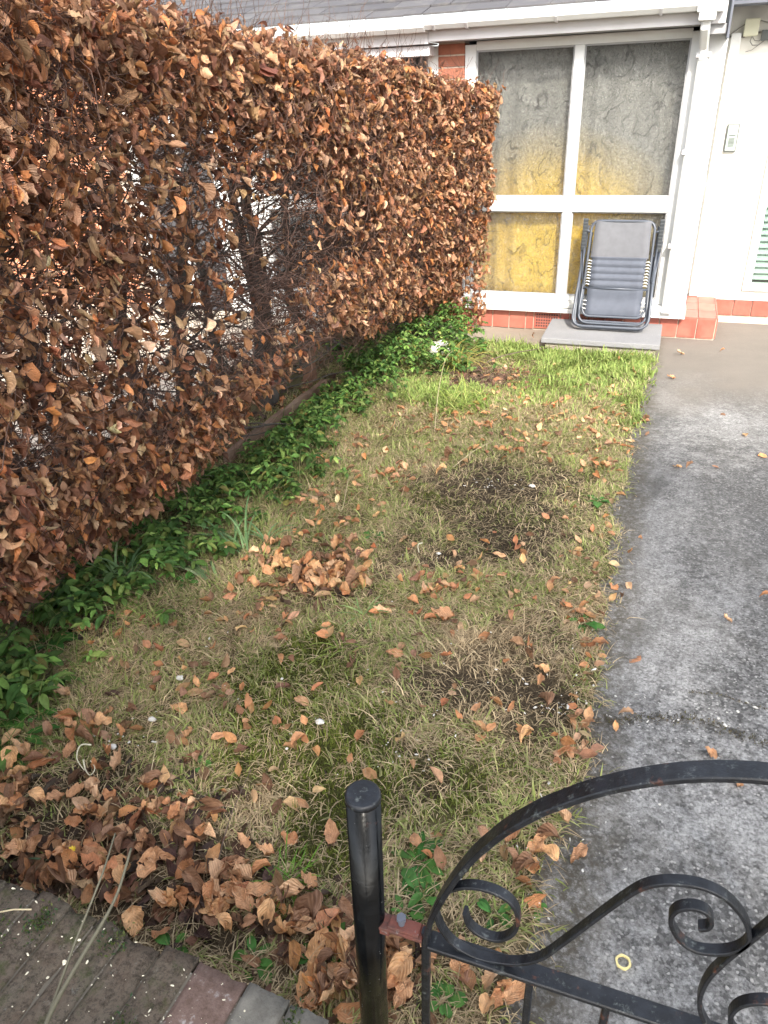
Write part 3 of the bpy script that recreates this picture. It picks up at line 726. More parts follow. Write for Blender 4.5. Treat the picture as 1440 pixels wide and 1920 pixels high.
def roof(root, x0, x1, name, mat, y0=6.06, z0=2.128, pitch=17, rows=12, tw=.30, course=.22):
    cp, sp = math.cos(R(pitch)), math.sin(R(pitch)); b = MB(); g = random.Random(3)
    for r_ in range(rows):
        off = (r_ % 2)*tw/2; x = x0-off
        while x < x1:
            a = max(x, x0)+.002; c = min(x+tw, x1)-.002
            if c-a > .02:
                yy = y0+r_*course*cp; zz = z0+r_*course*sp; dz = g.uniform(-.002, .002)
                yb, zb = yy+(course+.05)*cp, zz+(course+.05)*sp
                b.prism([(yy, zz+.014+dz), (yy, zz+.026+dz), (yb, zb+.012+dz), (yb, zb+dz)], a, c)
            x += tw
    return b.build(name, mat, root)
roof(house, -1.86, .19, 'roof', M['slate'])
b = MB(); b.box(.2, 3.4, YB-.35, YB-.10, 2.12, 2.16); b.build('main_fascia', M['lead'], house)
roof(house, .2, 3.4, 'main_roof', M['dark_tile'], YB-.38, 2.155, 30, 6)
b = MB(); b.box(.2, 3.4, YB-.1, YB+.001, 2.13, 2.16); b.build('eaves_board', M['lead'], house)  # lead-grey board closing the main eaves against the wall
# porch interior
b = MB(); b.box(-1.62, .09, 7.6, 7.65, .0, 2.0); b.box(-1.65, -1.63, 6.56, 7.6, .0, 2.0); b.box(.08, .1, 6.5, 7.6, .0, 2.0); b.box(-1.63, .08, 6.55, 7.6, 1.996, 2.02)
b.build('porch_interior', M['interior_wall'], house)
b = MB(); b.box(-1.62, .08, 6.48, 7.6, .004, .03); b.build('porch_floor', M['interior_floor'], house)
# curtain hanging in soft folds
X = np.linspace(-1.60, .06, 140); Z = np.linspace(.04, 1.94, 12); XX, ZZ = np.meshgrid(X, Z); YY = YF+.125+.012*np.sin(XX*34+np.sin(XX*9)*2)+.006*np.sin(ZZ*3)
i = np.arange(11)[:, None]*140+np.arange(139)[None]
cu = np_mesh('curtain', np.stack([XX, YY, ZZ], -1).reshape(-1, 3), np.stack([i, i+1, i+141, i+140], -1).reshape(-1, 4), M['blurred_curtain'], house, True)
sm = cu.modifiers.new('thick', 'SOLIDIFY'); sm.thickness = .003

# neighbour's half of the pair, seen through the hedge
nb = empty('neighbour_house', (-3.2, 6.4, -.16))
tag(nb, "neighbour's white framed porch and brick front glimpsed through the bare part of the hedge", 'house')
porch(nb, 0, 0, -1.735)
b = MB(); b.box(-3.68, -1.84, 6.40, 7.0, -.3, .01); b.build('plinth', M['upvc'], nb)
b = MB(); b.box(-3.98, -3.72, 6.42, 6.6, -.2, 1.99); b.build('white_panel', M['upvc'], nb)
b = MB(); b.box(-4.9, -3.99, 6.5, 6.6, -.2, 1.99); fd = b.build('front_door', M['bin_grey'], nb)
b = MB(); b.box(-4.45, -4.36, 6.46, 6.499, -.14, 1.9, .004); b.box(-4.9, -4.82, 6.46, 6.499, -.14, 1.9, .004); b.build('door_frame', M['upvc'], fd)
b = MB()
for k in range(27):
    for j in range(16):
        x0 = -8.6+j*.225+(k % 2)*.11; b.box(x0, x0+.215, 6.39, 6.5, -.15+k*.079, -.15+k*.079+.069, .003)
bw = b.build('brick_wall', M['nbr_brick'], nb)
b = MB(); b.box(-8.6, -4.9, 6.397, 6.6, -.3, 1.99); b.build('brick_mortar', M['grout'], bw)
eaves(-8.6, -1.862, -.012, nb, (-2.4, -3.0))
b = MB(); b.box(-2.95, -1.863, 6.24, 6.40, 1.90, 1.965, .004); b.build('lower_fascia', M['fascia'], nb)
roof(nb, -8.6, -1.862, 'roof', M['slate'])
b = MB(); b.box(-3.5, -1.86, 6.75, 6.8, 0, 1.98); b.build('porch_interior', M['interior_wall'], nb)

# ------------------------------------------------------------------ slab, chair, saucer
st = empty('doorstep_slab', (-.4, 6.05, -.15))
tag(st, 'pale grey concrete slab on a rough base in front of the tiled plinth', 'slab')
b = MB(); b.box(-.83, .055, 5.79, 6.37, -.088, -.048, .006); b.build('paving_slab', M['slab_concrete'], st)
b = MB(); b.box(-.80, .03, 5.815, 6.36, -.20, -.090, .01); b.build('base', M['base_concrete'], st)

chair = empty('folding_recliner', (-.34, 6.13, -.048))
tag(chair, 'folded grey garden recliner standing on the slab against the porch glass', 'chair')
ZB = -.048
# chair plane: leaning from (y 6.13, z ZB) to (y 6.33, z .74); u across, w up the chair, n towards the viewer
Wv = Vector((.0, .215, .81)); Wv.normalize(); Nv = Vector((0, -Wv.z, Wv.y)); Uv = Vector((1, 0, 0)); O = Vector((-.335, 6.13, ZB+.012))
def CP(u, w, t=0.0): return O+Uv*u+Wv*w+Nv*t
def loop_tube(b, pts, r=.0105, rad=.06, closed=False):
    """polyline with rounded corners"""
    P = [Vector(p) for p in pts]; out = []
    k = len(P)
    for i, p in enumerate(P):
        if not closed and i in (0, k-1): out.append(p); continue
        a = P[i-1]; c = P[(i+1) % k]; da = (a-p); dc = (c-p); ra = min(rad, da.length*.45, dc.length*.45)
        A_ = p+da.normalized()*ra; B_ = p+dc.normalized()*ra
        for s in range(6):
            q = s/5; out.append(A_*(1-q)**2+p*2*q*(1-q)+B_*q*q)
    b.tube(out, r, 8, True, closed)
def part(name, mat, fn, par=chair, smooth=True):
    b = MB(); fn(b); return b.build(name, M[mat], par, smooth)
# back frame: tall loop that holds the sling (front-most)
part('back_frame', 'chair_metal', lambda b: loop_tube(b, [CP(-.245, .16, .02), CP(-.235, .80, .02), CP(.235, .80, .02), CP(.245, .16, .02), CP(.215, .085, .03), CP(-.215, .085, .03)], .0105, .07, True))
part('seat_frame', 'chair_metal', lambda b: (loop_tube(b, [CP(-.232, .72, -.025), CP(-.262, .03, .05), CP(.262, .03, .05), CP(.232, .72, -.025)], .0105, .09), b.tube([CP(-.245, .30, .03), CP(.245, .30, .03)], .009, 8)))
part('front_leg', 'chair_metal', lambda b: loop_tube(b, [CP(-.262, .77, -.03), CP(-.302, .005, .085), CP(.285, .005, .085), CP(.262, .77, -.03)], .0115, .09))
part('rear_leg', 'chair_metal', lambda b: loop_tube(b, [CP(-.285, .73, -.06), CP(-.285, -.002, .055), CP(.27, -.002, .055), CP(.285, .73, -.06)], .0115, .08))
part('footrest_frame', 'chair_metal', lambda b: loop_tube(b, [CP(-.25, .55, -.05), CP(-.275, .045, .02), CP(.262, .045, .02), CP(.25, .55, -.05)], .0095, .07))
for sgn in (-1, 1):
    def arm(b, s=sgn):
        for k in range(9):
            w0 = .60+k*.025
            p = CP(s*.283, w0, .02)
            b.box(p.x-.018, p.x+.018, p.y-.020, p.y+.020, p.z-.016, p.z+.016, .006)
    part('armrest', 'chair_plastic', arm, smooth=False)
    part('side_link', 'chair_metal', lambda b, s=sgn: (b.tube([CP(s*.300, .66, .0), CP(s*.258, .09, .05)], .006, 6), b.tube([CP(s*.24, .72, .02), CP(s*.275, .735, .02)], .009, 8), b.tube([CP(s*.272, .60, .035), CP(s*.262, .36, .04)], .006, 6)))
def cloth(u0a, u1a, w0, w1, t, folds, thick=.004, seg=40, bulge=.01, u0b=None, u1b=None):
    def fn(b):
        n = len(b.v); nu = 9; u0b_ = u0a if u0b is None else u0b; u1b_ = u1a if u1b is None else u1b
        for side in (0, 1):
            for i in range(seg+1):
                q = i/seg; w = w0+(w1-w0)*q; ua = u0a+(u0b_-u0a)*q; ub = u1a+(u1b_-u1a)*q
                for j in range(nu):
                    e = j/(nu-1); u = ua+(ub-ua)*e
                    tt = t-bulge*math.sin(math.pi*e)+folds(q)+(thick if side else 0)
                    b.v.append(tuple(CP(u, w, tt)))
        S = (seg+1)*nu
        for i in range(seg):
            for j in range(nu-1):
                a = n+i*nu+j; b.f.append((a, a+1, a+nu+1, a+nu)); b.f.append((a+S, a+S+nu, a+S+nu+1, a+S+1))
        for i in range(seg):
            for j in (0, nu-1):
                a = n+i*nu+j; b.f.append((a, a+nu, a+nu+S, a+S))
        for i in (0, seg):
            for j in range(nu-1):
                a = n+i*nu+j; b.f.append((a, a+1, a+1+S, a+S))
    return fn
pleat = lambda q: .011*abs(math.sin(q*math.pi*4.5))
part('back_fabric', 'chair_pad', cloth(-.218, .218, .525, .80, .028, lambda q: .004*math.sin(q*3), bulge=.012, u0b=-.205, u1b=.205))
part('seat_fabric', 'black_fabric', cloth(-.205, .205, .305, .535, .034, pleat))
part('lower_fabric', 'black_fabric', cloth(-.212, .212, .095, .295, .030, lambda q: .005*math.sin(q*8)))
def cords(b):
    for s in (-1, 1):
        for k in range(9):
            w = .325+k*.022; b.tube([CP(s*.20, w, .045), CP(s*.222, w+.006, .050), CP(s*.24, w-.006, .022)], .0035, 5)
        for k in range(3):
            w = .14+k*.03; b.tube([CP(s*.207, w, .04), CP(s*.226, w+.004, .045), CP(s*.243, w, .022)], .0035, 5)
part('lacing', 'white_cord', cords)

sc_ = MB(); pr_ = [(0, .0), (.058, .0), (.068, .026), (.060, .026), (.052, .008), (0, .008)]; k = 28
for (r_, z_) in pr_[1:-1]:
    for j in range(k): sc_.v.append((-1.535+r_*math.cos(2*math.pi*j/k), 6.20+r_*math.sin(2*math.pi*j/k), -.15+z_))
for i in range(3):
    for j in range(k): sc_.f.append((i*k+j, i*k+(j+1) % k, (i+1)*k+(j+1) % k, (i+1)*k+j))
sc_.f.append(tuple(range(k-1, -1, -1))); sc_.f.append(tuple(3*k+j for j in range(k)))
tag(sc_.build('pot_saucer', M['terracotta'], None, True), 'terracotta pot saucer on the concrete by the plinth at the hedge end', 'saucer')

#@@HEDGE
# ------------------------------------------------------------------ hedge
hedge = empty('beech_hedge', (-2.3, 3.2, -.08))
tag(hedge, 'long clipped beech hedge holding its brown winter leaves, thin in the middle', 'hedge')
HB = -2.85                                                         # back of the hedge
def ztop(y): return np.interp(y, [1.5, 2.4, 3.0, 4.0, 5.2, 6.1], [2.0, 1.96, 1.885, 1.86, 1.80, 1.70]) + .05*(fbm(np.asarray(y)*1.3, 0*np.asarray(y), 40)-.5)
def xface(y, z):
    h = z-gz(0, y)
    return -1.60 - .30*np.clip((.75-h)/.55, 0, 1)**1.5 - .05*np.clip((h-1.7)/.3, 0, 1)**2 + .16*(fbm(y*1.6, z*1.6, 61)-.5) + .07*(fbm(y*6, z*6, 62)-.5) + .10*np.clip((y-5.2)/.9, 0, 1)*(1+1.6*np.clip((h-.6)/.6, 0, 1))
def zlow(y): return gz(0, y)+np.interp(y, [1, 2, 2.6, 3.05, 3.9, 4.7, 5.5, 6], [.34, .28, .32, .54, .60, .40, .24, .14])+.14*(fbm(np.asarray(y)*2.2, 0*np.asarray(y)+3, 41)-.5)*2
# thin areas, measured on the face plane from the photo
SP = []
for (u, v, ru, rv, s) in [(505,400,140,150,.95),(585,470,120,140,.93),(490,560,105,110,.9),(660,420,70,120,.5),(400,250,70,50,.5),(760,480,60,90,.35),(365,420,50,70,.5),(460,650,120,65,.75),(590,670,90,60,.8),(550,760,70,50,.7),(700,640,60,50,.5),(110,470,70,40,.5),(300,330,80,40,.45),(60,830,60,50,.72),(80,700,60,60,.5),(340,600,60,60,.6),(640,600,60,60,.4),(250,660,80,60,.45),(720,560,50,60,.3),(20,680,50,60,.4)]:
    p = on_plane(u, v, 0, -1.6); a = on_plane(u-ru, v, 0, -1.6); b_ = on_plane(u+ru, v, 0, -1.6); c = on_plane(u, v+rv, 0, -1.6); d_ = on_plane(u, v-rv, 0, -1.6)
    SP.append((p[1], p[2], (b_[1]-a[1])/2, (d_[2]-c[2])/2, s))
def sparse(y, z):
    k = np.ones_like(y); yy = y+.25*(fbm(y*4, z*4, 71)-.5); zz = z+.25*(fbm(y*4, z*4, 72)-.5)
    for (py, pz, ry, rz, s) in SP:
        k = k*(1-.97*s*np.exp(-1.0*(((yy-py)/ry)**2+((zz-pz)/rz)**2)**1.5))
    return k
def hedge_leaves():
    P, D, Nn = [], [], []
    # right face
    n = 42000; y = .35+5.87*rng.random(n); z = zlow(y)+(ztop(y)-zlow(y))*rng.random(n)
    dep = rng.exponential(.085, n)-.02; k = rng.random(n) < sparse(y, z)*(.30+.70*(fbm(y*7, z*7, 81) > .45))*np.interp(y, [0, 6], [.80, 1.0])
    y, z, dep = y[k], z[k], dep[k]; x = xface(y, z)-dep
    P.append(np.stack([x, y, z], -1)); n = len(x)
    D.append(np.stack([.35+.4*rng.normal(0, 1, n), .45*rng.normal(0, 1, n)-.15, -.95+.45*rng.normal(0, 1, n)], -1)); Nn.append(np.stack([.8+.7*rng.normal(0, 1, n), .9*rng.normal(0, 1, n)-.1, .3+.7*rng.normal(0, 1, n)], -1))
    # top
    n = 16500; y = .35+5.87*rng.random(n); x = -2.85+(1.28+.22*np.clip((y-5.2)/.9, 0, 1))*rng.random(n); z = ztop(y)+.02-rng.exponential(.07, n)+.03*rng.normal(0, 1, n)-.06*np.clip((x+1.75)/.15, 0, 1)
    P.append(np.stack([x, y, z], -1)); D.append(np.stack([.2+.6*rng.normal(0, 1, n), .5*rng.normal(0, 1, n), -.4+.5*rng.normal(0, 1, n)], -1)); Nn.append(rng.normal(0, .55, (n, 3))+[.15, -.2, 1])
    # far end, towards the house
    n = 5600; x = -2.8+1.43*rng.random(n); y = 6.22-rng.exponential(.08, n); z = zlow(y)+(ztop(y)-zlow(y))*rng.random(n)
    P.append(np.stack([x, y, z], -1)); D.append(rng.normal(0, .45, (n, 3))+[.1, .2, -.9]); Nn.append(rng.normal(0, .6, (n, 3))+[0, 1, .3])
    # back face, thinner
    n = 5200; y = .35+5.87*rng.random(n); z = zlow(y)+(ztop(y)-zlow(y))*rng.random(n); x = HB+rng.exponential(.1, n)
    k = rng.random(n) < np.where((y > 3.2) & (z < 1.5), .12, .8)*np.where((z < .55) , .45, 1)*np.where(z > 1.35, 1, .6); x, y, z = x[k], y[k], z[k]; n = len(x)
    P.append(np.stack([x, y, z], -1)); D.append(rng.normal(0, .45, (n, 3))+[-.2, 0, -.9]); Nn.append(rng.normal(0, .6, (n, 3))+[1, -.5, .3])
    # interior
    n = 2600; y = .35+5.7*rng.random(n); z = zlow(y)+.1+(ztop(y)-zlow(y)-.1)*rng.random(n)**.6; x = -1.85-.9*rng.random(n)
    k = rng.random(n) < np.where((z < 1.45) & (y > 2.4), .3, 1); x, y, z = x[k], y[k], z[k]; n = len(x)
    P.append(np.stack([x, y, z], -1)); D.append(rng.normal(0, .5, (n, 3))+[0, 0, -.8]); Nn.append(rng.normal(0, .6, (n, 3))+[.7, -.5, .3])
    P, D, Nn = map(np.concatenate, (P, D, Nn)); n = len(P)
    L = np.clip(.0425*np.exp(rng.normal(0, .25, n)), .02, .066); W = L*np.clip(rng.normal(.55, .13, n), .25, .8)
    V, Fq, uv = leaf_cloud(P, D, Nn, L, W, rng.normal(.7, .5, n), rng.normal(.4, 1.5, n), rng.normal(.3, .6, n), 5, .10)
    c = lcol(n, [(.36, .18, .098), (.48, .28, .165), (.18, .082, .050), (.60, .38, .24), (.50, .215, .09)], [4, 3, 3, 1.8, 1.6], .28, 6)
    np_mesh('leaves', V, Fq, M['beech_leaf'], hedge, True, c, uv)
hedge_leaves()
def hedge_wood():
    # trunks
    g = random.Random(11); tk = []
    for (y, x, r, lean) in [(.7, -2.40, .04, .05), (1.35, -2.5, .035, -.04), (1.95, -2.42, .038, .03), (2.42, -2.42, .050, -.10), (3.05, -2.5, .032, .05), (3.30, -2.35, .042, .02), (3.85, -2.55, .028, -.05), (4.10, -2.36, .050, .05), (4.22, -2.44, .045, -.06), (4.95, -2.5, .036, .02), (5.4, -2.42, .040, -.03), (5.85, -2.45, .036, .04)]:
        b = MB(); pts = []; rr = []; h = 1.75; z0 = float(gz(0, y))-.05
        for k in range(12):
            q = k/11; pts.append((x+.05*math.sin(q*5+y*3)+.02*g.uniform(-1, 1), y+lean*q*1.6+.04*math.sin(q*4+y*7), z0+q*h)); rr.append(1.35*r*(1.25-.25*min(1, q*6))*(1-.72*q)*g.uniform(.93, 1.07))
        b.tube(pts, rr, 10); tk.append(pts); b.build('trunk', M['bark'], hedge, True)
    # branches: rise from the trunks and turn outwards
    nb_ = 480; K = 9; P = np.zeros((nb_, K, 3)); r = np.zeros((nb_, K))
    for i in range(nb_):
        t = g.choice(tk); j = g.randint(1, 9); p = np.array(t[j], float); a = g.choice([0, math.pi, g.uniform(0, 6.28)])+g.uniform(-.7, .7); el = g.uniform(-.1, .9)
        d = np.array([math.cos(a)*math.cos(el), math.sin(a)*math.cos(el), math.sin(el)]); L = g.uniform(.35, .85); r0 = g.uniform(.004, .013)
        for k in range(K):
            P[i, k] = p; r[i, k] = r0*(1-.8*k/(K-1)); d = d+np.array([g.gauss(0, .16), g.gauss(0, .16), g.gauss(.02, .14)]); d /= np.linalg.norm(d); p = p+d*L/(K-1)
        P[i, :, 0] = np.clip(P[i, :, 0], HB-.02, -1.62); P[i, :, 2] = np.minimum(P[i, :, 2], 1.9)
    V, Fq = tubes_np(P, r, 6); np_mesh('branches', V, Fq, M['bark'], hedge, True)
    # fine twigs, mostly sideways and drooping
    n = 19000; K = 8; y = .4+5.7*rng.random(n); zl = zlow(y); z = zl-.02+(ztop(y)-zl)*rng.random(n); x = xface(y, z)-.05-rng.exponential(.28, n); x = np.maximum(x, HB)
    dirs = np.stack([.5*rng.normal(0, 1, n)+.35, .8*rng.normal(0, 1, n), .35*rng.normal(0, 1, n)+.05], -1); dirs /= np.linalg.norm(dirs, axis=1, keepdims=True)
    kb = rng.random(n) < np.where(x > -2.1, .35+.65*sparse(y, z), .8); x, y, z, dirs = x[kb], y[kb], z[kb], dirs[kb]; n = len(x)
    L = .16+.30*rng.random(n); P = np.zeros((n, K, 3)); p = np.stack([x, y, z], -1)
    for k in range(K):
        P[:, k] = p; dirs = dirs+rng.normal(0, .22, (n, 3)); dirs /= np.linalg.norm(dirs, axis=1, keepdims=True); p = p+dirs*(L/(K-1))[:, None]
    fx = xface(P[..., 1], P[..., 2])+.03; P[..., 0] = np.minimum(P[..., 0], fx); P[..., 1] = np.minimum(P[..., 1], 6.3)
    r = (.0009+.0015*rng.random(n))[:, None]*np.linspace(1.2, .5, K)[None]
    # upright shoots on the top
    n2 = 620; x2 = -2.8+1.2*rng.random(n2); y2 = 1.6+4.4*rng.random(n2); p = np.stack([x2, y2, ztop(y2)-.1], -1); d = rng.normal(0, .25, (n2, 3))+[0, 0, 1]; L2 = .12+.22*rng.random(n2)**1.5
    P2 = np.zeros((n2, K, 3))
    for k in range(K):
        P2[:, k] = p; d = d+rng.normal(0, .1, (n2, 3)); p = p+d/np.linalg.norm(d, axis=1, keepdims=True)*(L2/(K-1))[:, None]
    r2 = np.full((n2, 1), .0012)*np.linspace(1.2, .5, K)[None]
    V, Fq = tubes_np(np.concatenate([P, P2]), np.concatenate([r, r2]), 3); np_mesh('twigs', V, Fq, M['twig'], hedge)
hedge_wood()
# low timber fence inside the hedge
fence = empty('low_fence', (-2.3, 3.5, -.09)); tag(fence, 'low weathered brown timber rail fence half hidden under the hedge', 'fence')
def board(name, p0, p1, h, t, mat, rootz=None):
    """upright plank between two points (top edge), height h, thickness t"""
    a, c = Vector(p0), Vector(p1); d = (c-a).normalized(); w = Vector((d.y, -d.x, 0)).normalized()*t/2; b = MB(); n = 14
    for i in range(n+1):
        q = a.lerp(c, i/n); wob = .004*math.sin(i*1.7+a.y)
        for sx, sz in ((-1, 0), (1, 0), (1, -h), (-1, -h)): b.v.append(tuple(q+w*sx+Vector((0, 0, sz+wob))))
    for i in range(n):
        for j in range(4): b.f.append((i*4+j, i*4+(j+1) % 4, (i+1)*4+(j+1) % 4, (i+1)*4+j))
    b.f.append((3, 2, 1, 0)); b.f.append(tuple(n*4+j for j in range(4)))
    return b.build(name, M[mat], fence)
board('rail', (-2.32, .6, .25), (-2.32, 2.55, .20), .085, .03, 'sawn_wood')
board('rail', (-2.32, 2.56, .20), (-2.31, 4.6, .16), .085, .03, 'sawn_wood')
board('rail', (-2.31, 4.61, .16), (-2.31, 6.2, .12), .085, .03, 'sawn_wood')
for y in (1.1, 2.5, 3.55, 4.56, 5.6):
    z = float(gz(0, y)); b = MB(); b.box(-2.30, -2.225, y-.04, y+.04, z-.1, z+.30, .006); b.build('post', M['sawn_wood'], fence)
gb = MB(); tag(board('edging_board', (-2.12, 3.15, -.005), (-2.10, 4.45, -.035), .11, .035, 'old_board'), 'split and greyed edging board')

# ------------------------------------------------------------------ ground elder and other greenery
def elder():
    P, D, Nn, Ls, Ws = [], [], [], [], []; stems = []
    y = .9+5.2*rng.random(3900); xr = np.interp(y, [.9, 1.3, 1.6, 2.0, 2.6, 3.4, 4.0, 4.7, 5.3, 6.1], [-1.90, -1.72, -1.68, -1.58, -1.62, -1.62, -1.58, -1.46, -1.36, -1.46])+.07*rng.normal(0, 1, len(y))+.45*(fbm(y*3.4, 0*y, 33)-.5)
    x = xr-(.62+.1*rng.random(len(y)))*rng.random(len(y))**1.1
    h = (.05+.11*rng.random(len(y)))*np.interp(y, [1, 4, 5, 6.1], [1, 1, 1.4, 1.9])*np.clip((xr-x)/.12+.35, .35, 1)
    clr = np.ones(len(x), bool)
    for (u, v, rr_) in [(238, 1110, .09), (452, 1040, .08), (395, 1085, .08), (505, 1030, .05), (825, 672, .12), (850, 690, .10), (317, 1058, .03)]:
        q_ = on_ground(u, v); clr &= ((x-q_[0])**2+(y-q_[1])**2) > rr_**2
    clr &= ~((x < -2.02) & (y > 2.9) & (y < 4.75)); h = h*np.where((y > 2.9) & (y < 4.6) & (x < -1.9), .5, 1)
    x, y, h, xr = x[clr], y[clr], h[clr], xr[clr]
    keep = fbm(x*7, y*7, 66) > np.interp((xr-x)/.35, [0, .25, .6], [.57, .50, .38]); x, y, h, xr = x[keep], y[keep], h[keep], xr[keep]; h = h*(.55+.9*fbm(x*5, y*5, 67))
    for i in range(len(y)):
        z0 = float(lawn_z(np.array(x[i]), np.array(y[i]))) if x[i] > -3 else float(gz(0, y[i]))
        a0 = rng.random()*6.28; top = np.array([x[i]+.03*math.cos(a0), y[i]+.03*math.sin(a0), z0+h[i]])
        nl = rng.integers(4, 8)
        for k in range(nl):
            a = a0+k*6.28/nl+rng.normal(0, .2); P.append(top+[0, 0, rng.normal(0, .006)]); D.append((math.cos(a), math.sin(a), rng.normal(-.05, .2))); Nn.append((rng.normal(0, .25), rng.normal(0, .25), 1))
            k_ = math.exp(rng.normal(0, .25)); k_ *= np.interp(y[i], [1, 3, 6], [1.0, .85, .8]); Ls.append(.050*k_*rng.uniform(.7, 1.1)); Ws.append(.0235*k_)
        stems.append([(x[i], y[i], z0), tuple(top)])
    P, D, Nn, Ls, Ws = map(np.array, (P, D, Nn, Ls, Ws)); n = len(P)
    V, Fq, uv = leaf_cloud(P, D, Nn, Ls, Ws, rng.normal(.35, .15, n), rng.normal(-.6, .35, n), 0*Ls, 9, .045, .78, 5)
    c = lcol(n, [(.095, .185, .045), (.14, .24, .060), (.06, .125, .035), (.23, .32, .09), (.18, .18, .05)], [4, 3, 2.5, 1.2, .6], .28, 10, 5*NX)
    # brighter, yellower growth in the open by the house
    tag(np_mesh('ground_elder', V, Fq, M['green_leaf'], None, True, c, uv), 'dense dark green ground elder spreading along the foot of the hedge', 'ground cover', kind='stuff')
elder()
def blades(name, cx, cy, n, L, w, spread, label, cat, cols, seed, droop=1.0, group=None, rad=.02, azr=None):
    g = np.random.default_rng(seed); a = g.random(n)*6.28 if azr is None else g.uniform(azr[0], azr[1], n)
    bx_ = cx+rad*g.normal(0, 1, n); by = cy+rad*g.normal(0, 1, n); z = np.array([float(lawn_z(np.array(q), np.array(r))) for q, r in zip(bx_, by)])
    ln_ = L*np.exp(g.normal(0, .2, n)); hv = np.stack([np.cos(a), np.sin(a), 0*a], -1); sd = np.stack([-np.sin(a), np.cos(a), 0*a], -1)
    p = np.stack([bx_, by, z-.005], -1); th = np.abs(g.normal(spread, .2, n)); K = 8; rows = []
    for k in range(K):
        rows.append(np.stack([p-sd*w*(.5 if k < K-2 else (.35 if k == K-2 else .05)), p+.0*sd-np.array([0, 0, w*.2]), p+sd*w*(.5 if k < K-2 else (.35 if k == K-2 else .05))], 1))
        p = p+(ln_/(K-1))[:, None]*(hv*np.sin(th)[:, None]+np.array([0, 0, 1.])*np.cos(th)[:, None]); th = np.clip(th+droop*.27*g.uniform(.5, 1.3, n), 0, 2.3)
        p[:, 2] = np.maximum(p[:, 2], z+.004)
    V = np.stack(rows, 1).reshape(-1, 3); q = []
    for k in range(K-1):
        for j in range(2): q.append((k*3+j, k*3+j+1, k*3+j+4, k*3+j+3))
    q = np.array(q); Fq = (q[None]+(np.arange(n)*K*3)[:, None, None]).reshape(-1, 4)
    c = np.array(cols)[g.choice(len(cols), n)]*np.exp(g.normal(0, .15, (n, 1))); c = np.repeat(c, K*3, 0)
    return tag(np_mesh(name, V, Fq, M['green_leaf'], None, True, c), label, cat, group)
BL = [(.15, .26, .11), (.21, .33, .15), (.11, .20, .09)]
def G(u, v): p = on_ground(u, v); return p[0], p[1]
blades('daffodil_clump', *G(238, 1110), 34, .21, .011, .35, 'drooping grey-green daffodil leaves beside the ground elder, nearest clump to the brick wall', 'plant', BL, 1, 1.0)
blades('daffodil_clump', *G(452, 1040), 22, .24, .008, .75, 'low fan of blue-green bulb leaves lying on the lawn edge', 'plant', BL, 2, .8, azr=(1.6, 4.0))
blades('daffodil_clump', *G(505, 1030), 7, .15, .008, .3, 'small upright tuft of bulb leaves to the right of the low fan', 'plant', BL, 3)
blades('wilted_bulb_leaves', *G(395, 1085), 12, .17, .012, 1.0, 'pale bent bulb leaves flopped over the grass near the yellow flower', 'plant', [(.30, .36, .20), (.20, .30, .14)], 4, .6, azr=(2.2, 3.4))
blades('grass_clump', *G(870, 765), 110, .19, .005, .8, 'flattened yellow-green clump of long grass at the hedge end', 'grass clump', [(.30, .38, .08), (.38, .40, .14), (.22, .33, .07)], 5, .7, rad=.07)
blades('grass_clump', *G(640, 1225), 10, .11, .005, .8, 'single long pale grass tuft in the middle of the moss', 'grass clump', [(.25, .32, .08)], 6, .8)
blades('grass_clump', *G(545, 1660), 42, .085, .0028, .9, 'bright green spiky grass tuft above the brick wall', 'grass clump', [(.16, .32, .05), (.12, .26, .04)], 7, .4, rad=.02)
blades('grass_clump', *G(250, 1160), 20, .12, .0045, .9, 'long grass tuft in front of the drooping daffodil leaves', 'grass clump', [(.18, .27, .07)], 8, .7, rad=.04)
blades('grass_clump', *G(850, 690), 90, .26, .006, .5, 'yellowing sheaf of long grass beside the white stone', 'grass clump', [(.50, .40, .12), (.42, .40, .12), (.30, .33, .08)], 9, .9, rad=.06)
blades('grass_clump', *G(690, 1165), 14, .12, .005, .9, 'pale green grass tuft beside the large curled leaf', 'grass clump', [(.26, .38, .15)], 10, .7, rad=.015)
blades('grass_clump', *G(530, 800), 16, .14, .004, .5, 'thin grass tuft against the old edging board', 'grass clump', [(.12, .22, .05)], 13, .8, rad=.03)
def strands():
    g = np.random.default_rng(91); n = 900; K = 6; y = 1.0+5.0*g.random(n); x = -1.55-.45*g.random(n); a = g.random(n)*6.28; L = g.uniform(.07, .22, n); P = np.zeros((n, K, 3)); th = np.abs(g.normal(.35, .3, n)); p = np.stack([x, y, lawn_z(x, y)], -1)
    for k in range(K):
        P[:, k] = p; p = p+(L/(K-1))[:, None]*np.stack([np.cos(a)*np.sin(th), np.sin(a)*np.sin(th), np.cos(th)], -1); th = np.clip(th+.28*g.uniform(.4, 1.4, n), 0, 2.2)
    V, Fq = tubes_np(P, np.full((n, 1), .0014)*np.linspace(1.3, .3, K)[None], 3); c = np.array([(.18, .28, .07), (.30, .32, .12), (.42, .36, .20)])[g.choice(3, n, p=[.5, .25, .25])]
    tag(np_mesh('long_grass', V, Fq, M['grass_blade'], col=np.repeat(c, K*3, 0)), 'loose long grass blades growing up through the ground elder', 'grass', kind='stuff')
strands()
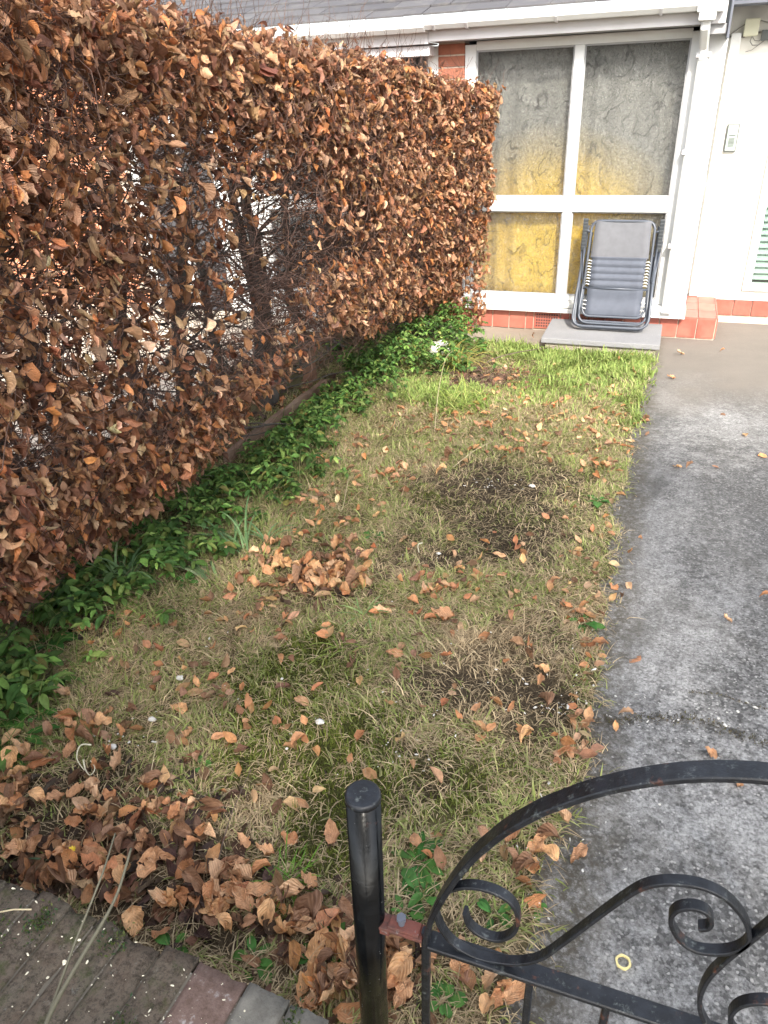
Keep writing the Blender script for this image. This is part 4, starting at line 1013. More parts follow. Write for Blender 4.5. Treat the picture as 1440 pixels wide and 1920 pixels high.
def rosette(cx, cy, n, L, W, label, seed, cat='weed', name='dandelion', el=.35, cols=((.06, .17, .04), (.09, .22, .05)), up=.0, oz=None):
    g = np.random.default_rng(seed); a = np.arange(n)*2.4+g.normal(0, .25, n)
    z = float(lawn_z(np.array(cx), np.array(cy))) if oz is None else oz
    P = np.stack([cx+.008*np.cos(a), cy+.008*np.sin(a), np.full(n, z+.01+up)], -1); e = el+g.normal(0, .15, n)
    D = np.stack([np.cos(a)*np.cos(e), np.sin(a)*np.cos(e), np.sin(e)], -1); Nn = np.stack([-np.cos(a)*np.sin(e), -np.sin(a)*np.sin(e), np.cos(e)], -1)
    Ls = L*np.exp(g.normal(0, .2, n)); V, Fq, uv = leaf_cloud(P, D, Nn, Ls, Ls*W, g.normal(.25, .1, n), g.normal(-.7, .25, n), 0*Ls, seed, .05, 1.3)
    c = lcol(n, list(cols), [1]*len(cols), .15, seed)
    return tag(np_mesh(name, V, Fq, M['green_leaf'], None, True, c, uv), label, cat)
for i, (u, v, n, L, W, lab) in enumerate([
 (785, 1625, 12, .075, .30, 'dandelion rosette just right of the black gate post'), (790, 1690, 5, .06, .5, 'broad leaved weed between gate post and gate scroll'),
 (830, 1885, 11, .032, .6, 'small round leaved weed seen below the gate rail'), (925, 1725, 6, .045, .45, 'green weed seen through the loop of the gate scroll'),
 (610, 1790, 8, .055, .40, 'weed with upright leaves at the end of the brick wall'), (480, 1810, 6, .05, .5, 'weed beside the lichened coping bricks'),
 (325, 1785, 5, .04, .6, 'weed overhanging the coping near the pink brick'), (45, 1385, 5, .095, .32, 'long smooth dock leaf lying at the left edge of the lawn'),
 (20, 1440, 8, .05, .6, 'leafy weed below the long dock leaf'), (75, 1350, 8, .045, .7, 'lobed weed above the long dock leaf'), (378, 1445, 4, .028, .8, 'tiny clover seedling among dead grass left of the moss'),
 (1090, 1175, 8, .06, .45, 'dandelion at the drive edge opposite the dark tarmac stain'), (1120, 945, 9, .05, .5, 'weed at the drive edge beside the bare soil patch'),
 (90, 1215, 10, .05, .55, 'weed in front of the near end of the ground elder'), (55, 1270, 7, .045, .5, 'low weed among leaf litter below the ground elder'), (350, 1100, 5, .045, .6, 'round leaf weed beside the daffodil leaves'),
 (760, 1720, 6, .045, .4, 'weed growing at the foot of the black gate post'), (1000, 1700, 5, .03, .5, 'tiny weed on the drive edge beside the gate scroll'), (700, 1010, 7, .05, .45, 'weed right of the grass by the bare soil patch')]):
    x, y = G(u, v); rosette(x, y, n, L, W, lab, 40+i)
x, y = G(60, 1655); r_ = rosette(x+.02, y+.06, 9, .06, .12, 'feathery weed with one yellow flower behind the brick wall', 77, el=.25, cols=((.10, .16, .09), (.07, .12, .07)), name='flowering_weed')
def flower(x, y, h, par=None):
    z = float(lawn_z(np.array(x), np.array(y))); b = MB()
    for k in range(9):
        a = k*.698; b.v += [(x, y, z+h), (x+.008*math.cos(a-.3), y+.008*math.sin(a-.3), z+h+.004), (x+.012*math.cos(a), y+.012*math.sin(a), z+h+.006), (x+.008*math.cos(a+.3), y+.008*math.sin(a+.3), z+h+.004)]
        n = len(b.v)-4; b.f.append((n, n+1, n+2, n+3))
    return b.build('petals', M['yellow_flower'], par), z
fr_ = empty('yellow_flower', (G(317, 1058)[0], G(317, 1058)[1], -.05)); tag(fr_, 'tiny yellow flower in the green beside the daffodil leaves', 'flower')
x, y = G(317, 1058); _, z = flower(x, y, .09, fr_); MB().tube([(x, y, z), (x+.005, y, z+.09)], .0015, 5).build('stalk', M['stem_green'], fr_)
x, y = G(130, 1640); _, z = flower(x, y+.03, .05, r_)
# white stone half hidden in leaves
def lump(name, c, r, mat, label, cat, seed, par=None, group=None):
    bm = bmesh.new(); bmesh.ops.create_icosphere(bm, subdivisions=3, radius=1)
    for q in bm.verts:
        nn = mnoise.noise(q.co*1.3+Vector((seed, 0, 0)))*.35+mnoise.noise(q.co*3.5+Vector((0, seed, 0)))*.12
        q.co = Vector((q.co.x*r[0], q.co.y*r[1], q.co.z*r[2]))*(1+nn)+Vector(c)
    me = bpy.data.meshes.new(name); bm.to_mesh(me); bm.free(); return tag(link(name, me, M[mat], par, True), label, cat, group)
x, y = G(825, 672); lump('white_stone', (x, y, float(gz(0, y))+.08), (.085, .07, .06), 'pale_pebble', 'whitish stone half buried in greenery at the far end of the hedge', 'stone', 3)

#@@LEAVES
# ------------------------------------------------------------------ fallen leaves
LEAFC = [(.60, .33, .175), (.70, .45, .27), (.56, .265, .125), (.32, .185, .115), (.72, .42, .21)]
protos = []; FORM = []; SEEN = set()
for i in range(16):
    g = np.random.default_rng(100+i)
    L = .070*g.uniform(.8, 1.2); Wd = L*g.uniform(.5, .66)
    f0, b0, c0 = g.normal(.25, .3), g.normal(.1, 1.0), g.normal(.3, .35); FORM.append('folded' if abs(f0)+abs(c0) > .75 else 'curled' if abs(b0) > .8 else 'flattish')
    V, Fq, uv = leaf_cloud(np.array([[0, -L/2, 0.]]), np.array([[0, 1., 0]]), np.array([[0, 0, 1.]]), np.array([L]), np.array([Wd]), np.array([f0]), np.array([b0]), np.array([c0]), 200+i, .085, .8, 9)
    V[:, 2] -= np.percentile(V[:, 2], 12)
    # stalk as a slender quad strip
    c = np.tile(np.array(LEAFC[i % 5]), (len(V), 1))
    n0 = len(V); s = .018; st_ = np.array([[-.0008, -L/2-s, .002], [.0008, -L/2-s, .002], [.0009, -L/2+.004, .003], [-.0009, -L/2+.004, .003]])
    st_[:, 2] += V[2, 2]-.002; V = np.concatenate([V, st_]); Fq = np.concatenate([Fq, [[n0, n0+1, n0+2, n0+3]]]); uv = np.concatenate([uv, np.zeros((4, 2))]); c = np.concatenate([c, np.tile([.12, .07, .04], (4, 1))])
    o = np_mesh('fallen_leaf', V, Fq, M['fallen_leaf'], None, True, c, uv); protos.append(o.data); bpy.data.objects.remove(o)
# single leaves measured in the photo: px, py, heading deg, size, label or None
HAND = [
 (830,1165,100,1.5,'large bright folded leaf lying in the middle of the lawn'), (722,1165,80,1.15,'wide flat leaf left of the large folded leaf'), (775,1160,20,.8,None), (1000,1245,40,1.1,'upper leaf of the stack of three near the drive edge'),
 (1014,1265,80,1.0,'middle leaf of the stack of three near the drive edge'), (1012,1287,0,.95,'lowest leaf of the stack of three near the drive edge'), (970,1215,70,1.0,'pair of leaves above the stack of three, left one'), (985,1217,90,.9,None), (1013,1324,30,.9,'upright narrow leaf below the stack of three'),
 (985,1402,120,1.0,'curled leaf below the upright narrow leaf'), (1098,1368,90,1.0,'single round leaf at the drive edge above the gate arch'), (1172,1342,90,1.0,'long pale leaf lying on the mossy crack of the drive'), (1150,1104,60,1.0,'curled leaf on the tarmac at the lawn edge, halfway up the drive'),
 (1125,1220,80,.9,'leaf at the lawn edge where the tarmac is stained dark'), (1153,1367,10,.6,'small red-brown leaf scrap on the drive just past the crack'), (1330,1418,90,.9,'dark leaf on the drive just above the gate arch'), (1375,1469,90,.8,'orange leaf on the drive showing under the gate arch'),
 (1362,1166,90,.7,'pale leaf lying alone on the open tarmac'), (1430,1122,80,.9,'dark curled leaf on the tarmac at the right edge of the photo'), (1292,877,90,.8,'small leaf on the tarmac beside the bloom patch'), (1270,877,90,.7,None), (1072,1505,90,1.2,'big pale leaf on the drive edge left of the gate arch'), (1050,1535,60,.9,'pale leaf below the big one by the gate arch'),
 (995,1690,30,1.3,'long curled leaf on the drive edge right of the gate scroll'), (1022,1585,90,1.0,'upper leaf of the pale pair seen inside the gate arch'), (1015,1610,70,1.1,'lower leaf of the pale pair seen inside the gate arch'), (1085,1605,150,1.0,'rolled leaf curl on the drive inside the gate arch'), (900,1620,20,1.0,'leaf behind the gate arch near its left end'),
 (545,1592,90,1.2,'broad leaf above the spiky grass tuft'), (360,1625,5,1.25,'ribbed leaf standing point up in the litter, left of its twin'), (402,1620,-10,1.0,'ribbed leaf standing point up, right of its twin'), (625,1590,30,1.1,'pale leaf left of the gate post top'), (580,1670,90,1.0,'leaf between the spiky tuft and the gate post'), (230,1443,0,1.15,'upright oval leaf by the white roots'), (205,1430,30,1.0,None),
 (253,1350,90,1.0,'reddish leaf above the white chips'), (340,1343,90,1.0,'leaf in dead grass above the moss patch'), (360,1390,20,.9,None), (568,1335,80,.9,'leaf on the dark moss'), (470,1345,70,.9,None), (662,1262,20,.9,'leaf on the moss below the pile'), (810,1125,10,1.2,'upright leaf just above the large folded leaf'), (740,1240,100,1.0,None),
 (270,1480,60,1.0,None), (210,1505,80,1.1,None), (300,1535,60,1.0,None), (185,1540,90,1.1,'ribbed leaf in the litter below the white roots'), (460,1600,90,.9,None), (500,1612,90,.9,None), (400,1690,60,1.1,'broad veined leaf in litter near the wall'), (370,1710,30,1.1,None), (535,1700,20,1.2,'crumpled brown leaf near the end of the wall'), (560,1740,60,1.2,None), (620,1780,100,1.5,'large pale leaf left of the gate post, above the weed'),
 (640,1850,70,1.3,'big leaf at the foot of the gate post'), (590,1840,100,1.1,None), (745,1790,100,1.4,'leaf under the rusty hinge bracket'), (740,1850,160,1.3,'long folded leaf between gate post and stile'), (755,1880,170,1.2,None), (920,1850,140,1.1,'orange leaf seen under the gate rail'), (930,1885,170,1.0,None),
 (1000,640,80,1.0,'leaf at the slab corner'), (1115,642,90,1.1,'leaves in bright grass in front of the slab'), (1185,706,90,1.0,'leaf on the bright grass near the corner of the drive'), (1258,710,90,1.0,'leaf on the drive beside the lawn corner'), (1275,665,90,.9,'leaf on the drive in front of the red step'), (1353,660,90,.8,'flat leaf on the drive right of the step'), (1210,790,60,1.0,None), (1130,880,80,1.3,'flat leaves lying near the drive edge beyond the bare soil'),
 (730,895,120,1.2,'bright leaf of the clump left of the bare soil'), (755,885,60,1.2,None), (715,905,160,1.2,None), (845,870,80,1.2,'leaf beside the long thin stem'), (825,895,100,1.1,None), (1085,1165,100,1.1,None), (660,1030,90,1.1,'leaf by the green grass above the pile'), (680,1080,80,1.3,'palest leaf on top of the pile'), (620,1065,20,1.2,'upright leaf on top of the pile'), (540,1170,60,1.0,None)]
CL = [  # cluster centre px, radius px, count, lift, zone label
 (600,1095,95,42,72,.03,'brown leaf in the big leaf pile on the middle of the lawn','leaf pile'),(640,1070,45,30,22,.03,'brown leaf in the big leaf pile on the middle of the lawn','leaf pile'),(500,1070,60,40,18,.015,'brown leaf in the big leaf pile on the middle of the lawn','leaf pile'),
 (220,1560,230,110,78,.015,'brown leaf in the litter drift behind the brick wall','wall drift'),(90,1650,110,50,28,.015,'brown leaf in the litter drift behind the brick wall','wall drift'),(400,1700,130,70,42,.015,'brown leaf in the litter drift behind the brick wall','wall drift'),(60,1480,80,60,26,.015,'brown leaf in the litter drift behind the brick wall','wall drift'),(180,1370,120,40,18,.01,'brown leaf in the litter drift behind the brick wall','wall drift'),
 (600,1760,70,60,26,.015,'brown leaf lying around the foot of the gate post','post leaves'),(740,1830,45,70,26,.015,'brown leaf lying around the foot of the gate post','post leaves'),(620,1870,60,40,18,.015,'brown leaf lying around the foot of the gate post','post leaves'),
 (880,1850,80,60,9,.005,'brown leaf on the lawn seen through the gate','gate leaves'),(960,1600,60,80,9,.005,'brown leaf on the lawn seen through the gate','gate leaves')]
PLACES = []
for (u, v, hd, s, lab) in HAND: PLACES.append((*G(u, v), math.radians(hd), s*.92, 'single leaves', lab or 'brown fallen leaf lying loose on the open lawn', .004))
g = np.random.default_rng(321)
for (u, v, ru, rv, n, lift, lab, z) in CL:
    for k in range(n):
        a, b_ = g.normal(0, .55, 2); x, y = G(u+a*ru, v+b_*rv)
        PLACES.append((x, y, g.random()*6.28, g.uniform(.75, 1.25), z, lab, lift*g.random()))
def bad(x, y): return (y < .63 and x < -.36) or y < .42 or x > 1.4 or x < -2.4
far = []
for (u, v, ru, rv, n) in [(1000,800,170,60,90),(900,830,160,40,60),(1150,800,60,60,30),(800,790,100,30,36),(1030,740,140,40,40),(730,900,60,30,22),(620,930,80,40,26),(600,1000,90,40,30),(900,1080,160,70,40),(1080,1050,60,120,30),(640,840,80,30,22),(1180,660,60,20,12),(960,730,70,25,22),(980,700,60,15,12),(1120,880,50,25,16),(830,1110,80,30,22),(450,1130,110,50,26),(330,1270,160,60,28),(700,1200,220,60,26),(900,1330,180,80,16),(1080,1400,60,70,14),(460,1400,150,90,22),(170,1190,110,40,26),(1140,1000,30,200,20),(1090,1250,40,120,16),(700,1480,220,120,14),(1330,900,120,200,6),(560,760,60,20,12),(1050,640,90,6,8)]:
    for k in range(int(n*1.15)):
        a, b_ = g.normal(0, .6, 2); x, y = G(u+a*ru, v+b_*rv)
        if y < 5.72: far.append((x, y, g.random()*6.28, g.uniform(.5, .95)))
PLACES = [p for p in PLACES if not bad(p[0], p[1])]
far.sort(key=lambda p: p[1]*1+0*p[0]); nroom = max(0, 298-len(PLACES))
if len(PLACES) > 298:
    hand = PLACES[:len(HAND)-4]; rest = PLACES[len(HAND)-4:]; g.shuffle(rest) if False else random.shuffle(rest)
    far += [(p[0], p[1], p[2], p[3]) for p in rest[298-len(hand):]]; PLACES = hand+rest[:298-len(hand)]
elif nroom:
    ok = [p for p in far if not bad(p[0], p[1])][:nroom]; far = [p for p in far if p not in ok]
    PLACES += [(p[0], p[1], p[2], p[3], 'single leaves', 'brown fallen leaf lying loose on the open lawn', .004) for p in ok]
def leafz(x, y):
    return (float(lawn_z(np.array(x), np.array(y)))+.016) if x < -.03 else float(gz(x, y))+.002
GN = {'leaf pile': 'leaves in the pile on the lawn', 'wall drift': 'leaves drifted behind the brick wall', 'post leaves': 'leaves around the gate post', 'gate leaves': 'leaves on the lawn seen through the gate', 'single leaves': 'single leaves scattered over lawn and drive'}
def where(x, y, z):
    if z == 'leaf pile': return 'in the lawn leaf pile, its '+('left' if x < -1.33 else 'right' if x > -1.16 else 'middle')+(' far side' if y > 2.12 else ' near side' if y < 2.0 else ' part')
    if z == 'wall drift': return 'in the litter, '+('close to the wall' if y < .85 else 'an arm past the wall' if y < 1.05 else 'far past the wall')+(', left' if x < -1.25 else ', right' if x > -.85 else ', middle')
    if z == 'post leaves': return ('left of' if x < -.34 else 'right of' if x > -.26 else 'straight behind')+' the gate post, '+('near its foot' if y < .85 else 'further up the lawn')
    if z == 'gate leaves': return 'seen through the gate, '+('below its rail' if y < .95 else 'inside its arch')
    return ('on the tarmac drive' if x > 0 else 'lying loose on the near lawn' if y < 1.6 else 'lying loose on the middle lawn' if y < 3 else 'lying loose on the far lawn')
for i, (x, y, a, s, z, lab, lift) in enumerate(PLACES):
    o = bpy.data.objects.new('fallen_leaf', protos[i % 16]); C.objects.link(o)
    o.location = (x, y, leafz(x, y)+lift); t = .28 if x < -.03 else .10
    o.rotation_euler = (random.gauss(0, t), random.gauss(0, t), a); o.scale = (s*.87, s*.87*random.uniform(.8, 1.05), s*1.1)
    ci = ['mid brown', 'tan', 'reddish brown', 'dark brown', 'pale orange'][(i % 16) % 5]
    sz = 'small ' if s < .88 else ('large ' if s > 1.12 else '')
    if lab.startswith('brown'):
        lab = sz+ci+' '+FORM[i % 16]+' leaf '+where(x, y, z)
    if lab in SEEN: lab = lab.replace(' leaf ', ' leaf turned '+('sideways ' if abs(math.cos(a)) < .5 else 'lengthways ' if abs(math.cos(a)) > .87 else 'aslant '), 1)
    if len(lab.split()) > 16: lab = lab.replace('the ', '', 1)
    SEEN.add(lab); tag(o, lab, 'leaf', GN[z])
def _dummy(): pass
def litter(items, name, label, small=1.0, seed=3):
    g = np.random.default_rng(seed); n = len(items); A = np.array([(p[0], p[1], p[2], p[3]) for p in items])
    z = np.array([leafz(x, y) for x, y in A[:, :2]])+g.random(n)*.012*(A[:, 0] < -.03)
    P = np.stack([A[:, 0], A[:, 1], z], -1); D = np.stack([np.cos(A[:, 2]), np.sin(A[:, 2]), g.normal(0, .2, n)], -1); Nn = np.stack([g.normal(0, .35, n), g.normal(0, .35, n), np.ones(n)], -1)
    L = .062*A[:, 3]*small; V, Fq, uv = leaf_cloud(P, D, Nn, L, L*.58, g.normal(.3, .35, n), g.normal(0, 1.0, n), g.normal(.2, .3, n), seed, .06)
    c = lcol(n, LEAFC, [3, 2, 2, 1.5, 1], .25, seed)
    return tag(np_mesh(name, V, Fq, M['beech_leaf'], None, True, c, uv), label, 'leaf litter', kind='stuff')
litter([p for p in far if not bad(p[0], p[1])], 'leaf_litter', 'scattered smaller brown leaves and leaf bits all over the lawn')
# dark decaying under-layer in the drift and under the hedge
und = []
for (u, v, ru, rv, n) in [(200,1560,260,130,290),(400,1690,150,80,95),(90,1650,120,50,80),(600,1780,90,80,90),(740,1840,50,70,60),(600,1095,110,45,90),(920,710,60,20,80)]:
    for k in range(n):
        a, b_ = g.normal(0, .6, 2); x, y = G(u+a*ru, v+b_*rv)
        if not bad(x, y): und.append((x, y, g.random()*6.28, g.uniform(.3, 1.0)))
for k in range(700): und.append((-1.75-1.0*g.random(), .6+5.2*g.random(), g.random()*6.28, g.uniform(.5, 1.1)))
def under():
    g = np.random.default_rng(8); n = len(und); A = np.array(und); z = np.array([leafz(x, y) for x, y in A[:, :2]])-.004
    P = np.stack([A[:, 0], A[:, 1], z], -1); D = np.stack([np.cos(A[:, 2]), np.sin(A[:, 2]), g.normal(0, .15, n)], -1); Nn = np.stack([g.normal(0, .3, n), g.normal(0, .3, n), np.ones(n)], -1)
    L = .068*A[:, 3]; V, Fq, uv = leaf_cloud(P, D, Nn, L, L*.55, g.normal(.3, .4, n), g.normal(0, 1, n), g.normal(.2, .3, n), 8, .08)
    tag(np_mesh('rotting_leaves', V, Fq, M['beech_leaf'], None, True, lcol(n, [(.12, .075, .055), (.22, .125, .08), (.36, .20, .12), (.08, .06, .05)], [3, 3, 2, 2], .2, 9), uv), 'dark rotting leaves and scraps under the fresher fallen leaves', 'leaf litter', kind='stuff')
under()

# ------------------------------------------------------------------ small things on the ground
def chips(name, pts, smin, smax, mat, label, cat, seed, zf=leafz, flat=.35):
    g = np.random.default_rng(seed); b = MB()
    for (x, y) in pts:
        s = g.uniform(smin, smax)*math.exp(g.normal(0, .35)); z = zf(x, y); a = g.random()*6.28; k = 6; el = g.uniform(.9, 1.9); n = len(b.v)
        for lv in (0, 1):
            for j in range(k):
                an = a+2*math.pi*j/k; r = s*g.uniform(.6, 1.1)*(1-.25*lv); b.v.append((x+r*math.cos(an)*el*math.cos(a)-r*math.sin(an)/el*math.sin(a), y+r*math.cos(an)*el*math.sin(a)+r*math.sin(an)/el*math.cos(a), z+lv*s*flat*g.uniform(.7, 1.3)))
        for j in range(k): b.f.append((n+j, n+(j+1) % k, n+k+(j+1) % k, n+k+j))
        b.f.append(tuple(n+k+j for j in range(k)))
    return tag(b.build(name, M[mat]), label, cat, kind='stuff')
pp = []
for (u, v, ru, rv, n) in [(930,915,60,12,34),(1020,1490,30,60,8),(1070,1330,90,25,40),(760,1440,40,30,16),(820,1050,60,20,6),(250,1400,80,50,14),(900,1280,200,120,26),(600,1370,200,100,16),(1130,1560,100,120,16),(1090,1230,30,100,14),(400,1250,200,60,14),(1300,1340,150,25,26),(1000,1650,30,120,16)]:
    for k in range(n):
        x, y = G(u+g.normal(0, .6)*ru, v+g.normal(0, .6)*rv); pp.append((x, y)) if not bad(x, y) else None
chips('gravel', pp, .0016, .0042, 'pale_pebble', 'small pale chippings scattered in the grass and along the cracked drive', 'gravel', 5)
for (u, v, s, lab) in [(997,920,.014,'largest white pebble on the bare soil patch'), (290,1365,.012,'flat white chip lying beyond the white roots'), (215,1415,.012,'white chip just above the oval leaf'), (822,1046,.009,'white pebble beside the small hooked root'), (340,1283,.012,'rounded pale stone in dead grass left of the moss'), (602,1375,.012,'cream stone on the dark green moss'), (855,1660,.011,'white pebble beside the dandelion, left of the gate arch')]:
    x, y = G(u, v); lump('pebble', (x, y, leafz(x, y)+.003), (s*1.2, s*.8, s*.5), 'pale_pebble', lab, 'pebble', u)
def curve(name, pts, r, mat, label, cat, smooth=True, group=None):
    P = []
    pts = [Vector(p) for p in pts]
    for i in range(len(pts)-1):
        p0, p1, p2, p3 = pts[max(i-1, 0)], pts[i], pts[i+1], pts[min(i+2, len(pts)-1)]
        for s in range(6):
            t = s/6; P.append(.5*((2*p1)+(p2-p0)*t+(2*p0-5*p1+4*p2-p3)*t*t+(3*p1-p0-3*p2+p3)*t**3))
    P.append(pts[-1]); k = len(P); return tag(MB().tube(P, [r*(1-.55*i/k) for i in range(k)], 6).build(name, M[mat], None, smooth), label, cat, group)
def gp(u, v, h): x, y = G(u, v); return (x, y, leafz(x, y)+h)
curve('root', [gp(178, 1418, .02), gp(160, 1425, .035), gp(152, 1445, .03), gp(165, 1465, .02)], .0028, 'root_white', 'pale curled root in the litter, the arching one', 'root')
curve('root', [gp(163, 1445, .02), gp(166, 1460, .01), gp(175, 1470, .01), (gp(185, 1462, .02)), gp(178, 1452, .03)], .0026, 'root_white', 'pale curled root in the litter, the coiled one', 'root')
curve('root', [gp(792, 1036, .025), gp(784, 1042, .03), gp(786, 1050, .015)], .003, 'root_white', 'small hooked white root on the bare soil', 'root')
curve('stick', [gp(895, 698, .01), gp(925, 688, .035), gp(965, 680, .05), gp(1010, 668, .03), gp(1042, 660, .02)], .005, 'twig_dry', 'dark bent stick lying on the far lawn in front of the slab', 'stick')
curve('stick', [gp(600, 697, .06), gp(650, 690, .07), gp(690, 684, .05)], .006, 'twig_dry', 'grey stick lying in the ground elder by the fence post', 'stick')
curve('dry_stem', [gp(850, 885, .01), gp(890, 862, .03), gp(925, 845, .03)], .002, 'stem_straw', 'long straw stem on the lawn beyond the bare soil patch', 'stem')
curve('dry_stem', [gp(815, 815, .0), gp(822, 770, .10), gp(835, 735, .20), gp(850, 720, .22)], .002, 'stem_straw', 'tall thin bent straw stem standing at the hedge end', 'stem')
curve('dry_stem', [gp(405, 1655, .0), gp(440, 1580, .06), gp(482, 1502, .10)], .0017, 'twig_dry', 'thin reddish stem leaning across the lawn above the ribbed leaves', 'stem')
curve('dry_stem', [gp(280, 1510, .0), gp(295, 1460, .04), gp(305, 1425, .05)], .0016, 'stem_straw', 'thin pale stem beside the oval leaf', 'stem')
curve('dry_stem', [gp(655, 900, .0), gp(640, 980, .03), gp(625, 905, .02)], .0016, 'stem_straw', 'kinked pale stem in the grass above the pile', 'stem')
def sticks(n=90):
    g = np.random.default_rng(4); P = np.zeros((n, 6, 3)); r = np.zeros((n, 6))
    for i in range(n):
        x, y = G(915+50*g.normal(), 712+13*g.normal()); a = g.normal(.2, .9); L = g.uniform(.05, .2); z = leafz(x, y)+.005+.03*g.random()
        for k in range(6): P[i, k] = (x+L*k/5*math.cos(a), y+L*k/5*math.sin(a)+.004*g.normal(), z+.01*g.normal()); r[i, k] = .002
    V, Fq = tubes_np(P, r, 4); tag(np_mesh('twig_heap', V, Fq, M['twig']), 'flattened heap of dark broken twigs on the far lawn', 'twigs', kind='stuff')
sticks()
# hexagonal yellow ring on the drive
x, y = G(1168, 1806); b = MB(); z = float(gz(x, y))+.002; k = 6; K2 = 24
for (r_, zz) in ((.0125, 0), (.0165, 0), (.0165, .005), (.0125, .005)):
    for j in range(K2):
        an = 2*math.pi*j/K2; rr = r_
        if r_ > .015: rr = r_/max(.92, math.cos(((an+math.pi/6) % (math.pi/3))-math.pi/6))*.98
        b.v.append((x+rr*math.cos(an+.3), y+rr*math.sin(an+.3), z+zz))
for i in range(4):
    for j in range(K2): b.f.append((i*K2+j, i*K2+(j+1) % K2, ((i+1) % 4)*K2+(j+1) % K2, ((i+1) % 4)*K2+j))
tag(b.build('yellow_ring', M['ring']), 'small yellow hexagonal ring lying on the tarmac below the gate scrolls', 'ring')
# moss and dirt along the drive's crack
def crack(pts, w, lab, dens=1500):
    P = [np.array(G(*p)) for p in pts]; g = np.random.default_rng(6); out = []
    for a, b_ in zip(P[:-1], P[1:]):
        L = np.linalg.norm(b_-a)
        for k in range(int(L*dens)): q = a+(b_-a)*g.random(); out.append((q[0]+w*g.normal(), q[1]+w*.8*g.normal()))
    return out
mossp = crack([(1080,1345),(1150,1352),(1230,1345),(1310,1350),(1370,1372),(1440,1395)], .016, '')+[p for p in crack([(1290,1297),(1340,1300),(1390,1315),(1440,1332)], .004, '') if g.random() < .35]
def mossy():
    n = len(mossp); A = np.array(mossp); g = np.random.default_rng(2); z = gz(A[:, 0], A[:, 1])-.001
    P = np.stack([A[:, 0], A[:, 1], z], -1); D = np.stack([g.normal(0, 1, n), g.normal(0, 1, n), g.uniform(.3, 1.5, n)], -1); Nn = g.normal(0, 1, (n, 3)); L = g.uniform(.004, .011, n)
    V, Fq, uv = leaf_cloud(P, D, Nn, L, L*.4, 0*L, 0*L, 0*L, 3, .02, .8, 3)
    tag(np_mesh('crack_moss', V, Fq, M['green_leaf'], None, True, lcol(n, [(.12, .10, .07), (.15, .14, .06), (.09, .08, .06), (.22, .19, .12)], [3, 1.5, 3, 1], .2, 3, 3*NX), uv), 'line of moss and dirt growing along the curved cracks in the tarmac', 'moss', kind='stuff')
mossy()

#@@GATE
# ------------------------------------------------------------------ gate and post
YG = .68
def GP(pts): return [Vector(on_plane(u, v, 1, YG)) for u, v in pts]
def Z2(pts): return [(600+x/1.7143, 1380+y/1.7143) for x, y in pts]
def smooth_path(pts, n=7):
    P = []
    for i in range(len(pts)-1):
        p0, p1, p2, p3 = pts[max(i-1, 0)], pts[i], pts[i+1], pts[min(i+2, len(pts)-1)]
        for s in range(n):
            t = s/n; P.append(.5*((2*p1)+(p2-p0)*t+(2*p0-5*p1+4*p2-p3)*t*t+(3*p1-p0-3*p2+p3)*t**3))
    P.append(pts[-1]); return P
pt = Vector(on_plane(680, 1487, 1, YG)); pb = Vector(on_plane(702, 1920, 1, YG))
d_ = (pb-pt); base = pt+d_*((0-.0-pt.z)/d_.z)
post = empty('gate_post', (base.x, base.y, -.01)); tag(post, 'round black painted steel gate post at the end of the brick wall', 'post')
b = MB(); PR = .0265; b.tube([base-Vector((0, 0, .06)), pt-Vector((0, 0, .011))], PR, 40); b.build('tube', M['post_paint'], post, True)
b = MB(); b.tube([pt-Vector((0, 0, .010)), pt-Vector((0, 0, .006)), pt-Vector((0, 0, .002)), pt], [PR*1.02, PR*1.03, PR*1.0, PR*.90], 40); b.build('cap', M['black_iron'], post)
for o in (post.children): 
    for p_ in o.data.polygons: p_.use_smooth = len(p_.vertices) == 4

gate = empty('garden_gate', (.15, YG, .0)); tag(gate, 'black wrought iron garden gate with arched top and scrolls, paint chipped and rusty', 'gate')
arch = GP(Z2([(1440,121),(1300,113),(1200,115),(1100,124),(1000,140),(920,158),(850,178),(775,205),(700,236),(600,292),(545,335),(500,374),(450,432),(405,496),(370,560),(350,610),(342,660)]))
# the visible band is the bar's upper side: shift to the bar's centre
apex = max(arch, key=lambda p: p.z); XA = apex.x+.02
half = [p for p in arch if p.x < XA]; half.sort(key=lambda p: p.z)
low = half[0]; full = half+[Vector((2*XA-p.x, p.y, p.z)) for p in reversed(half)]
b = MB().bar(smooth_path(full, 5), .009, .029); b.build('arch', M['black_iron'], gate)
stx = low.x; sb = Vector(on_plane(793, 1920, 1, YG))
b = MB(); b.bar([Vector((stx, YG, low.z+.03)), Vector((stx-.003, YG, .25)), Vector((stx-.005, YG, .06))], .014, .014); b.build('stile', M['black_iron'], gate)
b = MB(); b.bar([Vector((2*XA-stx, YG, low.z+.03)), Vector((2*XA-stx, YG, .06))], .014, .014); b.build('stile', M['black_iron'], gate)
rz = .461; b = MB(); b.bar([Vector((stx+.006, YG, rz)), Vector((2*XA-stx-.006, YG, rz))], .010, .032); b.build('rail', M['black_iron'], gate)
b = MB(); b.bar([Vector((stx+.006, YG, .10)), Vector((2*XA-stx-.006, YG, .10))], .010, .032); b.build('rail', M['black_iron'], gate)
xb0 = float(on_plane(992, 1852, 1, YG)[0]); step = xb0-stx
k = 0; x = xb0
while x < 2*XA-stx-.05:
    b = MB(); b.bar([Vector((x, YG, rz-.004)), Vector((x, YG, .104))], .012, .012); b.build('bar', M['black_iron'], gate); x += .118
